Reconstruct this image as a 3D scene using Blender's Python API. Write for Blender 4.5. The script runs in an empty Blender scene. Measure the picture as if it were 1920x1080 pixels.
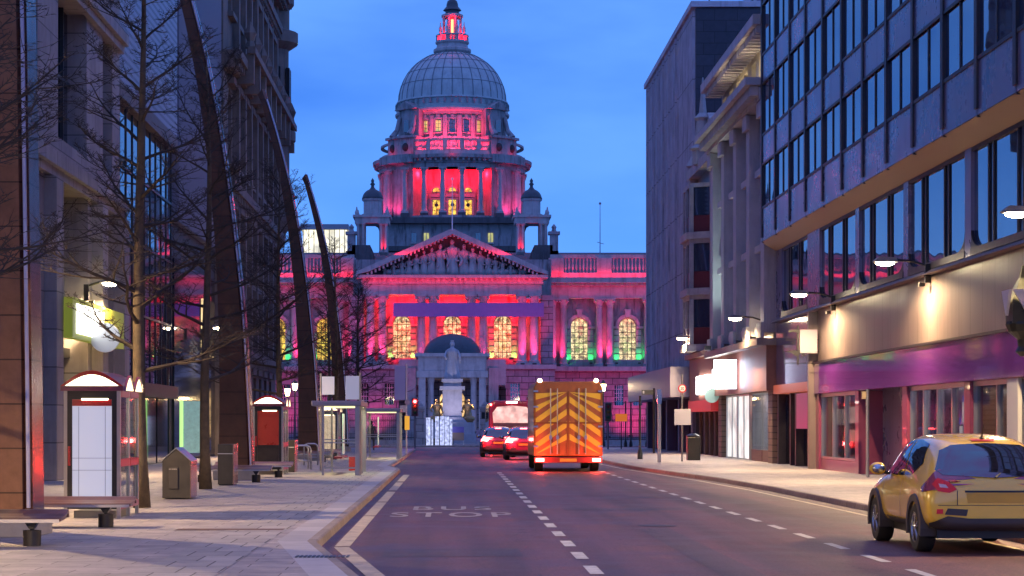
import bpy, bmesh, math, random
from mathutils import Vector, Matrix
from mathutils.bvhtree import BVHTree
SC = bpy.context.scene
COL = SC.collection
R = math.radians
# ---------------------------------------------------------------- camera
# eye level is z = 1.57, the street runs along +Y, the lens is level (architectural shift)
cam = bpy.data.cameras.new('camera')
cam.lens = 72.0; cam.sensor_width = 36.0
cam.shift_x = 112/1920; cam.shift_y = 255/1920
cam.clip_start = 0.2; cam.clip_end = 3000
co = bpy.data.objects.new('camera', cam); COL.objects.link(co)
co.location = (0, 0, 1.57); co.rotation_euler = (R(90), 0, 0)
SC.camera = co
# ---------------------------------------------------------------- world: blue hour sky with thin cloud
wd = bpy.data.worlds.new("World"); SC.world = wd; wd.use_nodes = True
nt = wd.node_tree; nt.nodes.clear()
wo = nt.nodes.new('ShaderNodeOutputWorld'); bg = nt.nodes.new('ShaderNodeBackground')
sky = nt.nodes.new('ShaderNodeTexSky'); sky.sky_type = 'NISHITA'; sky.sun_disc = False
sky.sun_elevation = R(-3.5); sky.sun_rotation = R(200); sky.altitude = 50; sky.ozone_density = 3.0
tc = nt.nodes.new('ShaderNodeTexCoord')
sep = nt.nodes.new('ShaderNodeSeparateXYZ'); nt.links.new(tc.outputs['Generated'], sep.inputs[0])
rmp = nt.nodes.new('ShaderNodeValToRGB'); e = rmp.color_ramp.elements
e[0].position = 0.0; e[0].color = (0.080, 0.25, 0.78, 1)
e[1].position = 1.0; e[1].color = (0.17, 0.155, 0.50, 1)
for pp, cc in ((0.07, (0.076, 0.25, 0.76, 1)), (0.15, (0.046, 0.17, 0.60, 1)), (0.21, (0.034, 0.13, 0.49, 1)), (0.4, (0.080, 0.12, 0.50, 1))):
    k = e.new(pp); k.color = cc
nt.links.new(sep.outputs['Z'], rmp.inputs[0])
mp = nt.nodes.new('ShaderNodeMapping'); mp.inputs['Scale'].default_value = (2.2, 2.2, 7.0)
nt.links.new(tc.outputs['Generated'], mp.inputs[0])
nz = nt.nodes.new('ShaderNodeTexNoise'); nz.inputs['Scale'].default_value = 2.2; nz.inputs['Detail'].default_value = 5
nt.links.new(mp.outputs[0], nz.inputs['Vector'])
cr = nt.nodes.new('ShaderNodeValToRGB'); cr.color_ramp.elements[0].position = 0.36; cr.color_ramp.elements[1].position = 0.72
nt.links.new(nz.outputs['Fac'], cr.inputs[0])
mx = nt.nodes.new('ShaderNodeMix'); mx.data_type = 'RGBA'; mx.inputs['B'].default_value = (0.11, 0.29, 0.76, 1)
ml = nt.nodes.new('ShaderNodeMath'); ml.operation = 'MULTIPLY'; ml.inputs[1].default_value = 0.8
nt.links.new(cr.outputs[0], ml.inputs[0]); nt.links.new(ml.outputs[0], mx.inputs['Factor'])
nt.links.new(rmp.outputs[0], mx.inputs['A'])
ad = nt.nodes.new('ShaderNodeMix'); ad.data_type = 'RGBA'; ad.blend_type = 'ADD'; ad.inputs['Factor'].default_value = 0.03
nt.links.new(mx.outputs['Result'], ad.inputs['A']); nt.links.new(sky.outputs[0], ad.inputs['B'])
nt.links.new(ad.outputs['Result'], bg.inputs[0]); bg.inputs[1].default_value = 0.95
nt.links.new(bg.outputs[0], wo.inputs[0])
SC.view_settings.view_transform = 'Standard'; SC.view_settings.look = 'None'
SC.view_settings.exposure = 0.8; SC.view_settings.gamma = 1.0
SC.cycles.use_denoising = True
SC.cycles.max_bounces = 6; SC.cycles.diffuse_bounces = 3; SC.cycles.glossy_bounces = 4
SC.cycles.transmission_bounces = 4; SC.cycles.transparent_max_bounces = 10
SC.cycles.sample_clamp_indirect = 4.0; SC.cycles.caustics_reflective = False; SC.cycles.caustics_refractive = False

# ---------------------------------------------------------------- helpers
ORG = {}
def tag(o, label=None, cat=None, group=None, kind=None):
    if label: o['label'] = label
    if cat: o['category'] = cat
    if group: o['group'] = group
    if kind: o['kind'] = kind
    return o
def thing(name, loc, label, cat, group=None, rz=0.0, local=False):
    o = bpy.data.objects.new(name, None); COL.objects.link(o); o.empty_display_size = 0.3
    o.location = loc; o.rotation_euler = (0, 0, rz)
    ORG[o] = Vector((0, 0, 0)) if (local or rz) else Vector(loc)
    return tag(o, label, cat, group)
def org(o):
    while o is not None and o not in ORG: o = o.parent
    return ORG[o] if o is not None else Vector((0, 0, 0))
def front(Y0): return lambda u, d, z: (u, Y0 + d, z)
def right(X0): return lambda u, d, z: (X0 + d, u, z)
def left(X0): return lambda u, d, z: (X0 - d, u, z)
class MB:
    def __init__(s, T=None): s.v = []; s.f = []; s.mi = []; s.c = 0; s.T = T
    def p(s, x, y, z):
        s.v.append(s.T(x, y, z) if s.T else (x, y, z)); return len(s.v)-1
    def face(s, idx): s.f.append(tuple(idx)); s.mi.append(s.c)
    def quad(s, a, b, c, d): s.face([s.p(*q) for q in (a, b, c, d)])
    def box(s, x0, x1, y0, y1, z0, z1):
        i = [s.p(x, y, z) for z in (z0, z1) for x, y in ((x0, y0), (x1, y0), (x1, y1), (x0, y1))]
        for q in ((0, 3, 2, 1), (4, 5, 6, 7), (0, 1, 5, 4), (1, 2, 6, 5), (2, 3, 7, 6), (3, 0, 4, 7)):
            s.face([i[k] for k in q])
        return s
    def prism(s, poly, a, b, ax='y'):
        # poly 2D points; ax = extrusion axis; for y: (x,z), for x: (y,z), for z: (x,y)
        def P(q, t): return (q[0], t, q[1]) if ax == 'y' else ((t, q[0], q[1]) if ax == 'x' else (q[0], q[1], t))
        A = [s.p(*P(q, a)) for q in poly]; B = [s.p(*P(q, b)) for q in poly]; n = len(poly)
        s.face(A[::-1]); s.face(B)
        for k in range(n): s.face((A[k], A[(k+1) % n], B[(k+1) % n], B[k]))
        return s
    def lathe(s, prof, cx=0, cy=0, n=16, a0=0, a1=360, rot=0, fold=None, cap=True):
        full = abs(a1-a0) >= 359.9; m = n if full else n+1; rings = []
        for r, z in prof:
            ring = []
            for k in range(m):
                a = R(a0 + (a1-a0)*k/n + rot); rr = r
                if fold: rr = r*(1+fold[1]*math.sin(fold[0]*a+z*0.7))
                ring.append(s.p(cx+rr*math.cos(a), cy+rr*math.sin(a), z))
            rings.append(ring)
        for A, B in zip(rings, rings[1:]):
            for k in range(m if full else m-1): s.face((A[k], A[(k+1) % m], B[(k+1) % m], B[k]))
        if full and cap:
            if prof[0][0] > 1e-4: s.face(rings[0][::-1])
            if prof[-1][0] > 1e-4: s.face(rings[-1])
        return s
    def tube(s, pts, rad, n=6, cap=True):
        pts = [Vector(p) for p in pts]
        if not hasattr(rad, '__len__'): rad = [rad]*len(pts)
        rings = []; up = None
        for i, p in enumerate(pts):
            d = (pts[min(i+1, len(pts)-1)] - pts[max(i-1, 0)])
            if d.length < 1e-9: d = Vector((0, 0, 1))
            d.normalize()
            if up is None: up = Vector((0, 0, 1)) if abs(d.z) < 0.9 else Vector((1, 0, 0))
            a = d.cross(up); a.normalize(); b = a.cross(d); up = b
            rings.append([s.p(*(p + (a*math.cos(t)+b*math.sin(t))*rad[i])) for t in [2*math.pi*k/n for k in range(n)]])
        for A, B in zip(rings, rings[1:]):
            for k in range(n): s.face((A[k], A[(k+1) % n], B[(k+1) % n], B[k]))
        if cap: s.face(rings[0][::-1]); s.face(rings[-1])
        return s
    def ball(s, c, r, n=10, m=6, sx=1, sy=1, sz=1):
        rings = []
        for j in range(m+1):
            t = math.pi*j/m
            rings.append([s.p(c[0]+sx*r*math.sin(t)*math.cos(2*math.pi*k/n), c[1]+sy*r*math.sin(t)*math.sin(2*math.pi*k/n), c[2]-sz*r*math.cos(t)) for k in range(n)])
        for A, B in zip(rings, rings[1:]):
            for k in range(n): s.face((A[k], A[(k+1) % n], B[(k+1) % n], B[k]))
        return s
    def wall(s, u0, u1, z0, z1, th, ops, d0=0.0):
        """wall slab u0..u1, z0..z1, from depth d0 to d0+th, with real openings (ua,ub,za,zb[,arch])"""
        ops = [o if len(o) > 4 else tuple(o)+(False,) for o in ops]
        us = sorted({u0, u1} | {o[0] for o in ops} | {o[1] for o in ops})
        for ua, ub in zip(us, us[1:]):
            if ub-ua < 1e-6: continue
            cs = sorted([o for o in ops if o[0] <= ua+1e-6 and o[1] >= ub-1e-6], key=lambda o: o[2])
            z = z0
            for o in cs:
                if o[2] > z+1e-6: s.box(ua, ub, d0, d0+th, z, o[2])
                z = o[3]
                if o[4]:
                    w = (o[1]-o[0])/2; c = (o[0]+o[1])/2; zs = o[3]-w; N = 10
                    arc = [(c-w*math.cos(math.pi*k/N), zs+w*math.sin(math.pi*k/N)) for k in range(N+1)]
                    h = N//2
                    s.prism(arc[:h+1]+[(o[0], o[3])], d0, d0+th, 'y')
                    s.prism(arc[h:]+[(o[1], o[3])], d0, d0+th, 'y')
            if z < z1-1e-6: s.box(ua, ub, d0, d0+th, z, z1)
        return s
    def build(s, name, mat, parent=None, smooth=False, label=None, cat=None, group=None, kind=None, bevel=0, sub=0, auto=None):
        me = bpy.data.meshes.new(name)
        o = org(parent) if parent is not None else None
        if parent is None and kind is None and s.v:
            xs = [v[0] for v in s.v]; ys = [v[1] for v in s.v]; zs = [v[2] for v in s.v]
            o = Vector(((min(xs)+max(xs))/2, (min(ys)+max(ys))/2, min(zs)))
        if o is None: o = Vector((0, 0, 0))
        me.from_pydata([(v[0]-o.x, v[1]-o.y, v[2]-o.z) for v in s.v], [], s.f)
        mats = mat if isinstance(mat, (list, tuple)) else [mat]
        for m in mats: me.materials.append(m)
        if len(mats) > 1:
            for p, i in zip(me.polygons, s.mi): p.material_index = i
        bm = bmesh.new(); bm.from_mesh(me)
        bmesh.ops.remove_doubles(bm, verts=bm.verts, dist=1e-5) if smooth else None
        bmesh.ops.recalc_face_normals(bm, faces=bm.faces); bm.to_mesh(me); bm.free()
        if smooth:
            for p in me.polygons: p.use_smooth = True
            if auto: me.set_sharp_from_angle(angle=R(auto))
        ob = bpy.data.objects.new(name, me); COL.objects.link(ob)
        if parent is not None: ob.parent = parent
        else: ob.location = o
        if bevel:
            b = ob.modifiers.new('bevel', 'BEVEL'); b.width = bevel; b.segments = 2; b.limit_method = 'ANGLE'; b.angle_limit = R(40)
        if sub:
            b = ob.modifiers.new('sub', 'SUBSURF'); b.levels = sub; b.render_levels = sub
        return tag(ob, label, cat, group, kind)
def kids(o): return [c for c in bpy.data.objects if c.parent == o]
_TREE = {}
def copy_tree(o, parent=None):
    c = o.copy(); COL.objects.link(c); c.parent = parent
    if o in ORG: ORG[c] = ORG[o]
    ch = _TREE.get(o)
    if ch is None: ch = _TREE[o] = kids(o)
    for k in ch: copy_tree(k, c)
    return c
LK = 1.0
def lamp(kind, loc, power, color, parent=None, radius=0.1, target=None, spot=150, blend=0.6, size=None, name='lamp_light'):
    l = bpy.data.lights.new(name, kind); l.energy = power*LK; l.color = color
    if kind == 'AREA': l.shape = 'RECTANGLE'; l.size, l.size_y = size
    else: l.shadow_soft_size = radius
    if kind == 'SPOT': l.spot_size = R(spot); l.spot_blend = blend
    o = bpy.data.objects.new(name, l); COL.objects.link(o)
    og = org(parent) if parent is not None else Vector((0, 0, 0))
    o.location = Vector(loc)-og
    if target is not None: o.rotation_euler = (Vector(target)-Vector(loc)).to_track_quat('-Z', 'Y').to_euler()
    if parent is not None: o.parent = parent
    return o
def px(x, Y): return (x-848)*Y/3840          # street side distance of something seen at column x at depth Y
def pz(y, Y): return 1.57+(795-y)*Y/3840
# ---------------------------------------------------------------- materials
MT = {}
def mat(name, col=(0.5, 0.5, 0.5), rough=0.6, metal=0.0, var=0.0, vs=3.0, bump=0.0, bs=20.0, spec=0.5, coat=0.0,
        emit=None, es=0.0, streak=0.0, brick=None, seams=None, dirt=None):
    """brick = (plane, w, h, mortar_size, mortar_dark, bump); plane 'xz','yz','xy'"""
    if name in MT: return MT[name]
    m = bpy.data.materials.new(name); m.use_nodes = True; n = m.node_tree; N = n.nodes; L = n.links
    b = N['Principled BSDF']; b.inputs['Base Color'].default_value = (*col, 1)
    b.inputs['Roughness'].default_value = rough; b.inputs['Metallic'].default_value = metal
    b.inputs['Specular IOR Level'].default_value = spec; b.inputs['Coat Weight'].default_value = coat
    if emit: b.inputs['Emission Color'].default_value = (*emit, 1); b.inputs['Emission Strength'].default_value = es
    geo = N.new('ShaderNodeNewGeometry'); pos = geo.outputs['Position']; cur = None; hts = []
    def mixc(fac, A, Bc, mode='MIX'):
        x = N.new('ShaderNodeMix'); x.data_type = 'RGBA'; x.blend_type = mode
        if isinstance(fac, float): x.inputs['Factor'].default_value = fac
        else: L.new(fac, x.inputs['Factor'])
        for s_, v in (('A', A), ('B', Bc)):
            if isinstance(v, tuple): x.inputs[s_].default_value = (*v, 1)
            else: L.new(v, x.inputs[s_])
        return x.outputs['Result']
    def ramp(src, a, c):
        r = N.new('ShaderNodeMapRange'); r.inputs['From Min'].default_value = a; r.inputs['From Max'].default_value = c
        L.new(src, r.inputs['Value']); return r.outputs[0]
    base = col
    if brick:
        pl, bw, bh, ms, dk, bb = brick
        sp = N.new('ShaderNodeSeparateXYZ'); L.new(pos, sp.inputs[0])
        cb = N.new('ShaderNodeCombineXYZ'); L.new(sp.outputs[pl[0].upper()], cb.inputs[0]); L.new(sp.outputs[pl[1].upper()], cb.inputs[1])
        bt = N.new('ShaderNodeTexBrick'); L.new(cb.outputs[0], bt.inputs['Vector'])
        bt.inputs['Scale'].default_value = 1.0; bt.inputs['Brick Width'].default_value = bw; bt.inputs['Row Height'].default_value = bh
        bt.inputs['Mortar Size'].default_value = ms; bt.inputs['Mortar Smooth'].default_value = 0.3
        bt.inputs['Color1'].default_value = (*[c*0.86 for c in col], 1); bt.inputs['Color2'].default_value = (*[min(1, c*1.12) for c in col], 1)
        bt.inputs['Mortar'].default_value = (*[c*dk for c in col], 1)
        base = bt.outputs['Color']; inv = N.new('ShaderNodeMath'); inv.operation = 'SUBTRACT'; inv.inputs[0].default_value = 1.0
        L.new(bt.outputs['Fac'], inv.inputs[1]); hts.append((inv.outputs[0], bb, 0.03))
    if seams:
        ax, per, wd_, dk, bb = seams   # regular seams across one axis
        sp = N.new('ShaderNodeSeparateXYZ'); L.new(pos, sp.inputs[0])
        dv = N.new('ShaderNodeMath'); dv.operation = 'DIVIDE'; dv.inputs[1].default_value = per; L.new(sp.outputs[ax.upper()], dv.inputs[0])
        fr = N.new('ShaderNodeMath'); fr.operation = 'FRACT'; L.new(dv.outputs[0], fr.inputs[0])
        gt = N.new('ShaderNodeMath'); gt.operation = 'GREATER_THAN'; gt.inputs[1].default_value = 1-wd_/per; L.new(fr.outputs[0], gt.inputs[0])
        base = mixc(gt.outputs[0], base, tuple(c*dk for c in col)) ; inv = N.new('ShaderNodeMath'); inv.operation = 'SUBTRACT'; inv.inputs[0].default_value = 1.0
        L.new(gt.outputs[0], inv.inputs[1]); hts.append((inv.outputs[0], bb, 0.02))
    if var:
        t = N.new('ShaderNodeTexNoise'); t.inputs['Scale'].default_value = vs; t.inputs['Detail'].default_value = 6; t.inputs['Roughness'].default_value = 0.65
        L.new(pos, t.inputs['Vector'])
        v = ramp(t.outputs['Fac'], 0.3, 0.7)
        lo = N.new('ShaderNodeMapRange'); lo.inputs['To Min'].default_value = 1-var; lo.inputs['To Max'].default_value = 1+var*0.6; L.new(v, lo.inputs['Value'])
        base = mixc(1.0, base, lo.outputs[0], 'MULTIPLY')
        rr = N.new('ShaderNodeMapRange'); rr.inputs['To Min'].default_value = max(0.02, rough-0.12*var*2); rr.inputs['To Max'].default_value = min(1, rough+0.15*var*2); L.new(v, rr.inputs['Value'])
        L.new(rr.outputs[0], b.inputs['Roughness'])
    if streak:
        mpn = N.new('ShaderNodeMapping'); mpn.inputs['Scale'].default_value = (1.3, 1.3, 0.16); L.new(pos, mpn.inputs[0])
        t = N.new('ShaderNodeTexNoise'); t.inputs['Scale'].default_value = 1.6; t.inputs['Detail'].default_value = 8; t.inputs['Roughness'].default_value = 0.7; L.new(mpn.outputs[0], t.inputs['Vector'])
        v = ramp(t.outputs['Fac'], 0.50, 0.66)
        k = N.new('ShaderNodeMath'); k.operation = 'MULTIPLY'; k.inputs[1].default_value = streak; L.new(v, k.inputs[0])
        base = mixc(k.outputs[0], base, dirt or tuple(c*0.18 for c in col))
    if bump:
        t = N.new('ShaderNodeTexNoise'); t.inputs['Scale'].default_value = bs; t.inputs['Detail'].default_value = 5; L.new(pos, t.inputs['Vector'])
        hts.append((t.outputs['Fac'], bump, 0.02))
    if not isinstance(base, tuple): L.new(base, b.inputs['Base Color'])
    prev = None
    for h, st, dist in hts:
        bp = N.new('ShaderNodeBump'); bp.inputs['Strength'].default_value = st; bp.inputs['Distance'].default_value = dist
        L.new(h, bp.inputs['Height'])
        if prev: L.new(prev, bp.inputs['Normal'])
        prev = bp.outputs[0]
    if prev: L.new(prev, b.inputs['Normal'])
    MT[name] = m; return m
def emis(name, col, s, pattern=None):
    if name in MT: return MT[name]
    m = bpy.data.materials.new(name); m.use_nodes = True; n = m.node_tree; N = n.nodes; L = n.links
    b = N['Principled BSDF']; b.inputs['Base Color'].default_value = (*[c*0.5 for c in col], 1); b.inputs['Roughness'].default_value = 0.4
    b.inputs['Emission Color'].default_value = (*col, 1); b.inputs['Emission Strength'].default_value = s
    if pattern:
        geo = N.new('ShaderNodeNewGeometry'); sp = N.new('ShaderNodeSeparateXYZ'); L.new(geo.outputs['Position'], sp.inputs[0])
        pl, sc_, lo, kind_ = pattern
        cb = N.new('ShaderNodeCombineXYZ'); L.new(sp.outputs[pl[0].upper()], cb.inputs[0]); L.new(sp.outputs[pl[1].upper()], cb.inputs[1])
        if kind_ == 'lead':       # stained glass: leading from voronoi edges, blotchy inner light
            t = N.new('ShaderNodeTexVoronoi'); t.feature = 'DISTANCE_TO_EDGE'; t.inputs['Scale'].default_value = sc_; L.new(cb.outputs[0], t.inputs['Vector'])
            r = N.new('ShaderNodeMapRange'); r.inputs['From Min'].default_value = 0.02; r.inputs['From Max'].default_value = 0.09; L.new(t.outputs['Distance'], r.inputs['Value'])
            t2 = N.new('ShaderNodeTexNoise'); t2.inputs['Scale'].default_value = sc_*0.45; t2.inputs['Detail'].default_value = 4; L.new(cb.outputs[0], t2.inputs['Vector'])
            r2 = N.new('ShaderNodeMapRange'); r2.inputs['From Min'].default_value = 0.35; r2.inputs['From Max'].default_value = 0.65; r2.inputs['To Min'].default_value = lo; r2.inputs['To Max'].default_value = 1.5; L.new(t2.outputs['Fac'], r2.inputs['Value'])
        else:                     # unevenly lit interior
            t = N.new('ShaderNodeTexNoise'); t.inputs['Scale'].default_value = sc_; t.inputs['Detail'].default_value = 3; L.new(cb.outputs[0], t.inputs['Vector'])
            r = N.new('ShaderNodeMapRange'); r.inputs['From Min'].default_value = 0.3; r.inputs['From Max'].default_value = 0.7; r.inputs['To Min'].default_value = lo; L.new(t.outputs['Fac'], r.inputs['Value'])
            r2 = N.new('ShaderNodeMath'); r2.operation = 'ADD'; r2.inputs[0].default_value = 1.0; r2.inputs[1].default_value = 0
        k = N.new('ShaderNodeMath'); k.operation = 'MULTIPLY'; L.new(r.outputs[0], k.inputs[0]); L.new(r2.outputs[0], k.inputs[1])
        k2 = N.new('ShaderNodeMath'); k2.operation = 'MULTIPLY'; k2.inputs[1].default_value = s; L.new(k.outputs[0], k2.inputs[0]); L.new(k2.outputs[0], b.inputs['Emission Strength'])
    MT[name] = m; return m
def glass_mat(name, tint=(0.03, 0.05, 0.09), rough=0.03, spec=0.9, clear=0.0, wav=0.0):
    """dark reflective window glass; clear > 0 lets that share of light through"""
    if name in MT: return MT[name]
    m = bpy.data.materials.new(name); m.use_nodes = True; n = m.node_tree; N = n.nodes; L = n.links
    b = N['Principled BSDF']; b.inputs['Base Color'].default_value = (*tint, 1); b.inputs['Roughness'].default_value = rough
    b.inputs['Specular IOR Level'].default_value = spec; b.inputs['IOR'].default_value = 1.9
    if wav:
        geo = N.new('ShaderNodeNewGeometry'); t = N.new('ShaderNodeTexNoise'); t.inputs['Scale'].default_value = 0.35; L.new(geo.outputs['Position'], t.inputs['Vector'])
        bp = N.new('ShaderNodeBump'); bp.inputs['Strength'].default_value = wav; bp.inputs['Distance'].default_value = 0.05; L.new(t.outputs['Fac'], bp.inputs['Height']); L.new(bp.outputs[0], b.inputs['Normal'])
    if clear:
        tr = N.new('ShaderNodeBsdfTransparent'); mxs = N.new('ShaderNodeMixShader'); mxs.inputs[0].default_value = 1-clear
        L.new(tr.outputs[0], mxs.inputs[1]); L.new(b.outputs[0], mxs.inputs[2]); L.new(mxs.outputs[0], N['Material Output'].inputs[0])
    MT[name] = m; return m
WARM = (1.0, 0.68, 0.36); RED = (1.0, 0.006, 0.02); PINK = (1.0, 0.035, 0.20)
stone = mat('hall stone', (0.34, 0.32, 0.33), 0.75, var=0.3, vs=0.9, streak=0.9, bump=0.25, bs=6)  # weathering streaks, deepened to put the unlit stone's darkness into the colour
stone_clean = mat('hall column stone', (0.44, 0.41, 0.41), 0.7, var=0.22, vs=1.5, streak=0.45, bump=0.15, bs=9)
rust = mat('rusticated stone', (0.34, 0.30, 0.33), 0.78, var=0.3, vs=1.1, brick=('xz', 1.35, 0.62, 0.035, 0.25, 1.0), streak=0.25)
stone_dark = mat('shaded sooty stone', (0.10, 0.095, 0.10), 0.8, var=0.4, vs=0.8, streak=0.6, bump=0.3, bs=6)  # sooty streaks over a near black that paints the unlit stone's shade
slate = mat('slate roof', (0.055, 0.06, 0.07), 0.6, brick=('xz', 0.5, 0.3, 0.02, 0.4, 0.5), var=0.3)
copper = mat('weathered copper dome', (0.40, 0.47, 0.47), 0.5, var=0.22, vs=0.7, streak=0.45, bump=0.1, dirt=(0.16, 0.20, 0.22))
copper_dark = mat('dark copper cap', (0.05, 0.07, 0.085), 0.5, var=0.3)
darkmetal = mat('black painted metal', (0.02, 0.02, 0.022), 0.4, spec=0.5, var=0.2, vs=9)
steel = mat('brushed steel', (0.48, 0.48, 0.50), 0.3, metal=0.85, var=0.04, vs=2)
white_frame = mat('white painted frame', (0.7, 0.7, 0.68), 0.5, var=0.08)
dark_glass = glass_mat('dark window glass')
# ================================================================ CITY HALL (axis X = 0, dome axis Y = 256)
lead_y = emis('stained glass yellow', (1.0, 0.66, 0.10), 0.75, ('xz', 5.5, 0.3, 'lead'))
lead_w = emis('stained glass warm white', (1.0, 0.80, 0.40), 0.62, ('xz', 5.0, 0.12, 'lead'))
pane_y = emis('lit attic pane', (0.85, 0.80, 0.25), 0.45, ('xz', 1.5, 0.3, 'blot'))
leadbar = mat('lead glazing bar', (0.03, 0.03, 0.03), 0.5)
FL = mat('floodlight housing', (0.03, 0.03, 0.03), 0.5)
HALL = thing('city_hall', (0, 204, 0), 'domed stone city hall floodlit in red and pink at the end of the street', 'city hall')
def balusters(m, u0, u1, z0, z1, d, step=0.34, r=0.1):
    n = max(1, int((u1-u0)/step)); h = z1-z0
    for i in range(n):
        u = u0+(i+0.5)*(u1-u0)/n
        c = [m.T(u, d, z) if m.T else (u, d, z) for z in (z0, )][0]
        T = m.T; m.T = None
        m.lathe([(r*0.8, z0), (r*0.5, z0+h*0.15), (r, z0+h*0.35), (r*0.45, z0+h*0.7), (r*0.8, z1)], c[0], c[1], 6); m.T = T
def column_mb(x, y, z0, z1, r):
    m = MB(); h = z1-z0
    m.box(x-r*1.4, x+r*1.4, y-r*1.4, y+r*1.4, z0, z0+r*0.5)
    m.lathe([(r*1.3, z0+r*0.5), (r*1.35, z0+r*0.8), (r*1.05, z0+r*1.1), (r, z0+r*1.5), (r, z0+h*0.4), (r*0.86, z1-r*2.6), (r*1.0, z1-r*2.4), (r*0.9, z1-r*2.2), (r*1.15, z1-r*1.2), (r*1.4, z1-r*0.5)], x, y, 16)
    m.box(x-r*1.5, x+r*1.5, y-r*1.5, y+r*1.5, z1-r*0.5, z1)
    for sx in (-1, 1):
        for sy in (-1, 1): m.ball((x+sx*r*1.15, y+sy*r*1.15, z1-r*0.85), r*0.36, 6, 4)
    return m
def cap_smooth(ob): return ob
# ---- ground storey, main storey, wings
GF = front(0)
def ground_windows(xs): return [(x-0.45, x+0.45, 3.45, 5.5) for x in xs]
def lattice(name_mat, parent, T, u0, u1, z0, z1, d, nu, nz, w=0.04, arch=False):
    f = MB(T)
    for i in range(1, nu):
        u = u0+(u1-u0)*i/nu; f.box(u-w/2, u+w/2, d, d+0.04, z0, z1-(0.15 if arch else 0))
    for j in range(1, nz):
        z = z0+(z1-z0)*j/nz; f.box(u0, u1, d+0.045, d+0.08, z-w/2, z+w/2)
    return f.build('glazing_bar', name_mat, parent)
wb = MB(front(208)); bays = [12.9, 17.8, 22.7, 27.6, 32.5, 37.4]
wops = []; gops = []
for s in (-1, 1):
    for b in bays:
        wops.append((s*b-0.85, s*b+0.85, 8.1, 12.3, True)); gops += ground_windows([s*b-0.95, s*b+0.95])
wb.wall(-45, -9.9, 7.35, 14.3, 0.8, [o for o in wops if o[0] < 0])
wb.wall(9.9, 45, 7.35, 14.3, 0.8, [o for o in wops if o[0] > 0])
wb.box(-45, 45, 209.5-208, 262-208, 0.0, 17.0)
wb.build('main_wall', stone, HALL)
for s in (-1, 1):
    gw = MB(front(206.9)); gw.wall(*sorted((s*9.96, s*45)), 0, 6.9, 1.4, [o for o in gops if o[0]*s > 0])
    gw.build('rusticated_wall', rust, HALL)
    sc_ = MB(); a, b = sorted((s*9.9, s*45.2))
    sc_.box(a, b, 206.0, 208.1, 6.9, 7.35)
    sc_.box(a, b, 206.9, 208.6, 14.3, 15.5)          # entablature
    sc_.box(a, b, 206.6, 208.6, 15.5, 15.8); sc_.box(a, b, 206.1, 208.6, 15.8, 16.3)
    for k in range(int((b-a)/0.5)): sc_.box(a+k*0.5+.1, a+k*0.5+0.32, 206.35, 206.6, 15.55, 15.8)
    sc_.build('cornice', stone_clean, HALL)
# balustrade over the wings
for s in (-1, 1):
    m = MB(); a, b = (9.9, 45) if s > 0 else (-45, -9.9)
    m.box(a, b, 206.9, 207.5, 16.3, 16.85); m.box(a, b, 206.95, 207.45, 18.35, 18.7)
    piers = [s*x for x in (10.5, 15.35, 20.3, 25.2, 30.1, 35, 39.9, 44.6)]
    for x in piers: m.box(x-0.75, x+0.75, 206.85, 207.55, 16.85, 18.35)
    pr = sorted(piers)
    for x0, x1 in zip(pr, pr[1:]): balusters(m, x0+0.78, x1-0.78, 16.85, 18.35, 207.2, 0.36, 0.12)
    m.build('balustrade', stone_clean, HALL)
# columns of the wings and windows
for s in (-1, 1):
    for x in (10.7, 15.4, 20.3, 25.2, 30.1, 35.0):
        for dx in (-0.55, 0.55):
            column_mb(s*x+dx, 207.35, 7.35, 14.3, 0.36).build('column', stone_clean, HALL, smooth=True, auto=35)
def hall_window(x, y, z0, z1, hw, glass, green=True, big=True):
    m = MB(front(y)); N = 10; zs = z1-hw
    arc = [(x-hw, z0)]+[(x-hw*math.cos(math.pi*k/N), zs+hw*math.sin(math.pi*k/N)) for k in range(N+1)]+[(x+hw, z0)]
    m.prism(arc, 0.45, 0.5)
    w = m.build('window', glass, HALL)
    f = MB(front(y))
    for i in (1, 2, 3):
        u = x-hw+2*hw*i/4; f.box(u-0.03, u+0.03, 0.38, 0.42, z0, z1-(0.3 if i != 2 else 0.05))
    n = 7
    for j in range(1, n): z = z0+(zs-z0)*j/(n-1); f.box(x-hw, x+hw, 0.32, 0.36, z-0.03, z+0.03)
    f.build('glazing_bar', leadbar, w)
    s = MB(front(y))       # blocked surround and arched hood
    for side in (-1, 1):
        for j in range(5):
            z = z0+j*0.62; s.box(*sorted((x+side*hw, x+side*(hw+0.52))), -0.16 if j % 2 == 0 else -0.1, 0.02, z+0.03, z+0.56)
        s.box(*sorted((x+side*(hw+.02), x+side*(hw+0.75))), -0.3, 0.02, z0+3.15, z0+3.38)
    N = 12; ri, ro = hw+0.12, hw+0.42
    for k in range(N):
        a, b = math.pi*k/N, math.pi*(k+1)/N
        s.prism([(x-ri*math.cos(a), zs+ri*math.sin(a)), (x-ro*math.cos(a), zs+ro*math.sin(a)), (x-ro*math.cos(b), zs+ro*math.sin(b)), (x-ri*math.cos(b), zs+ri*math.sin(b))], -0.26, -0.01)
    s.prism([(x-0.2, z1+0.1), (x+0.2, z1+0.1), (x+0.32, z1+0.9), (x-0.32, z1+0.9)], -0.42, -0.01)
    s.build('surround', stone_clean, w)
    if green:
        for side in (-1, 1):
            h = MB(); xx = x+side*(hw+0.3); h.box(xx-0.14, xx+0.14, y-0.75, y-0.6, z0-0.45, z0-0.3); h.build('green_uplight', FL, w)
            lamp('SPOT', (xx, y-0.62, z0-0.25), 90, (0.02, 1.0, 0.16), HALL, 0.05, (xx, y-0.12, z0+2.0), 120, 0.9, name='green_uplight_light')
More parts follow.
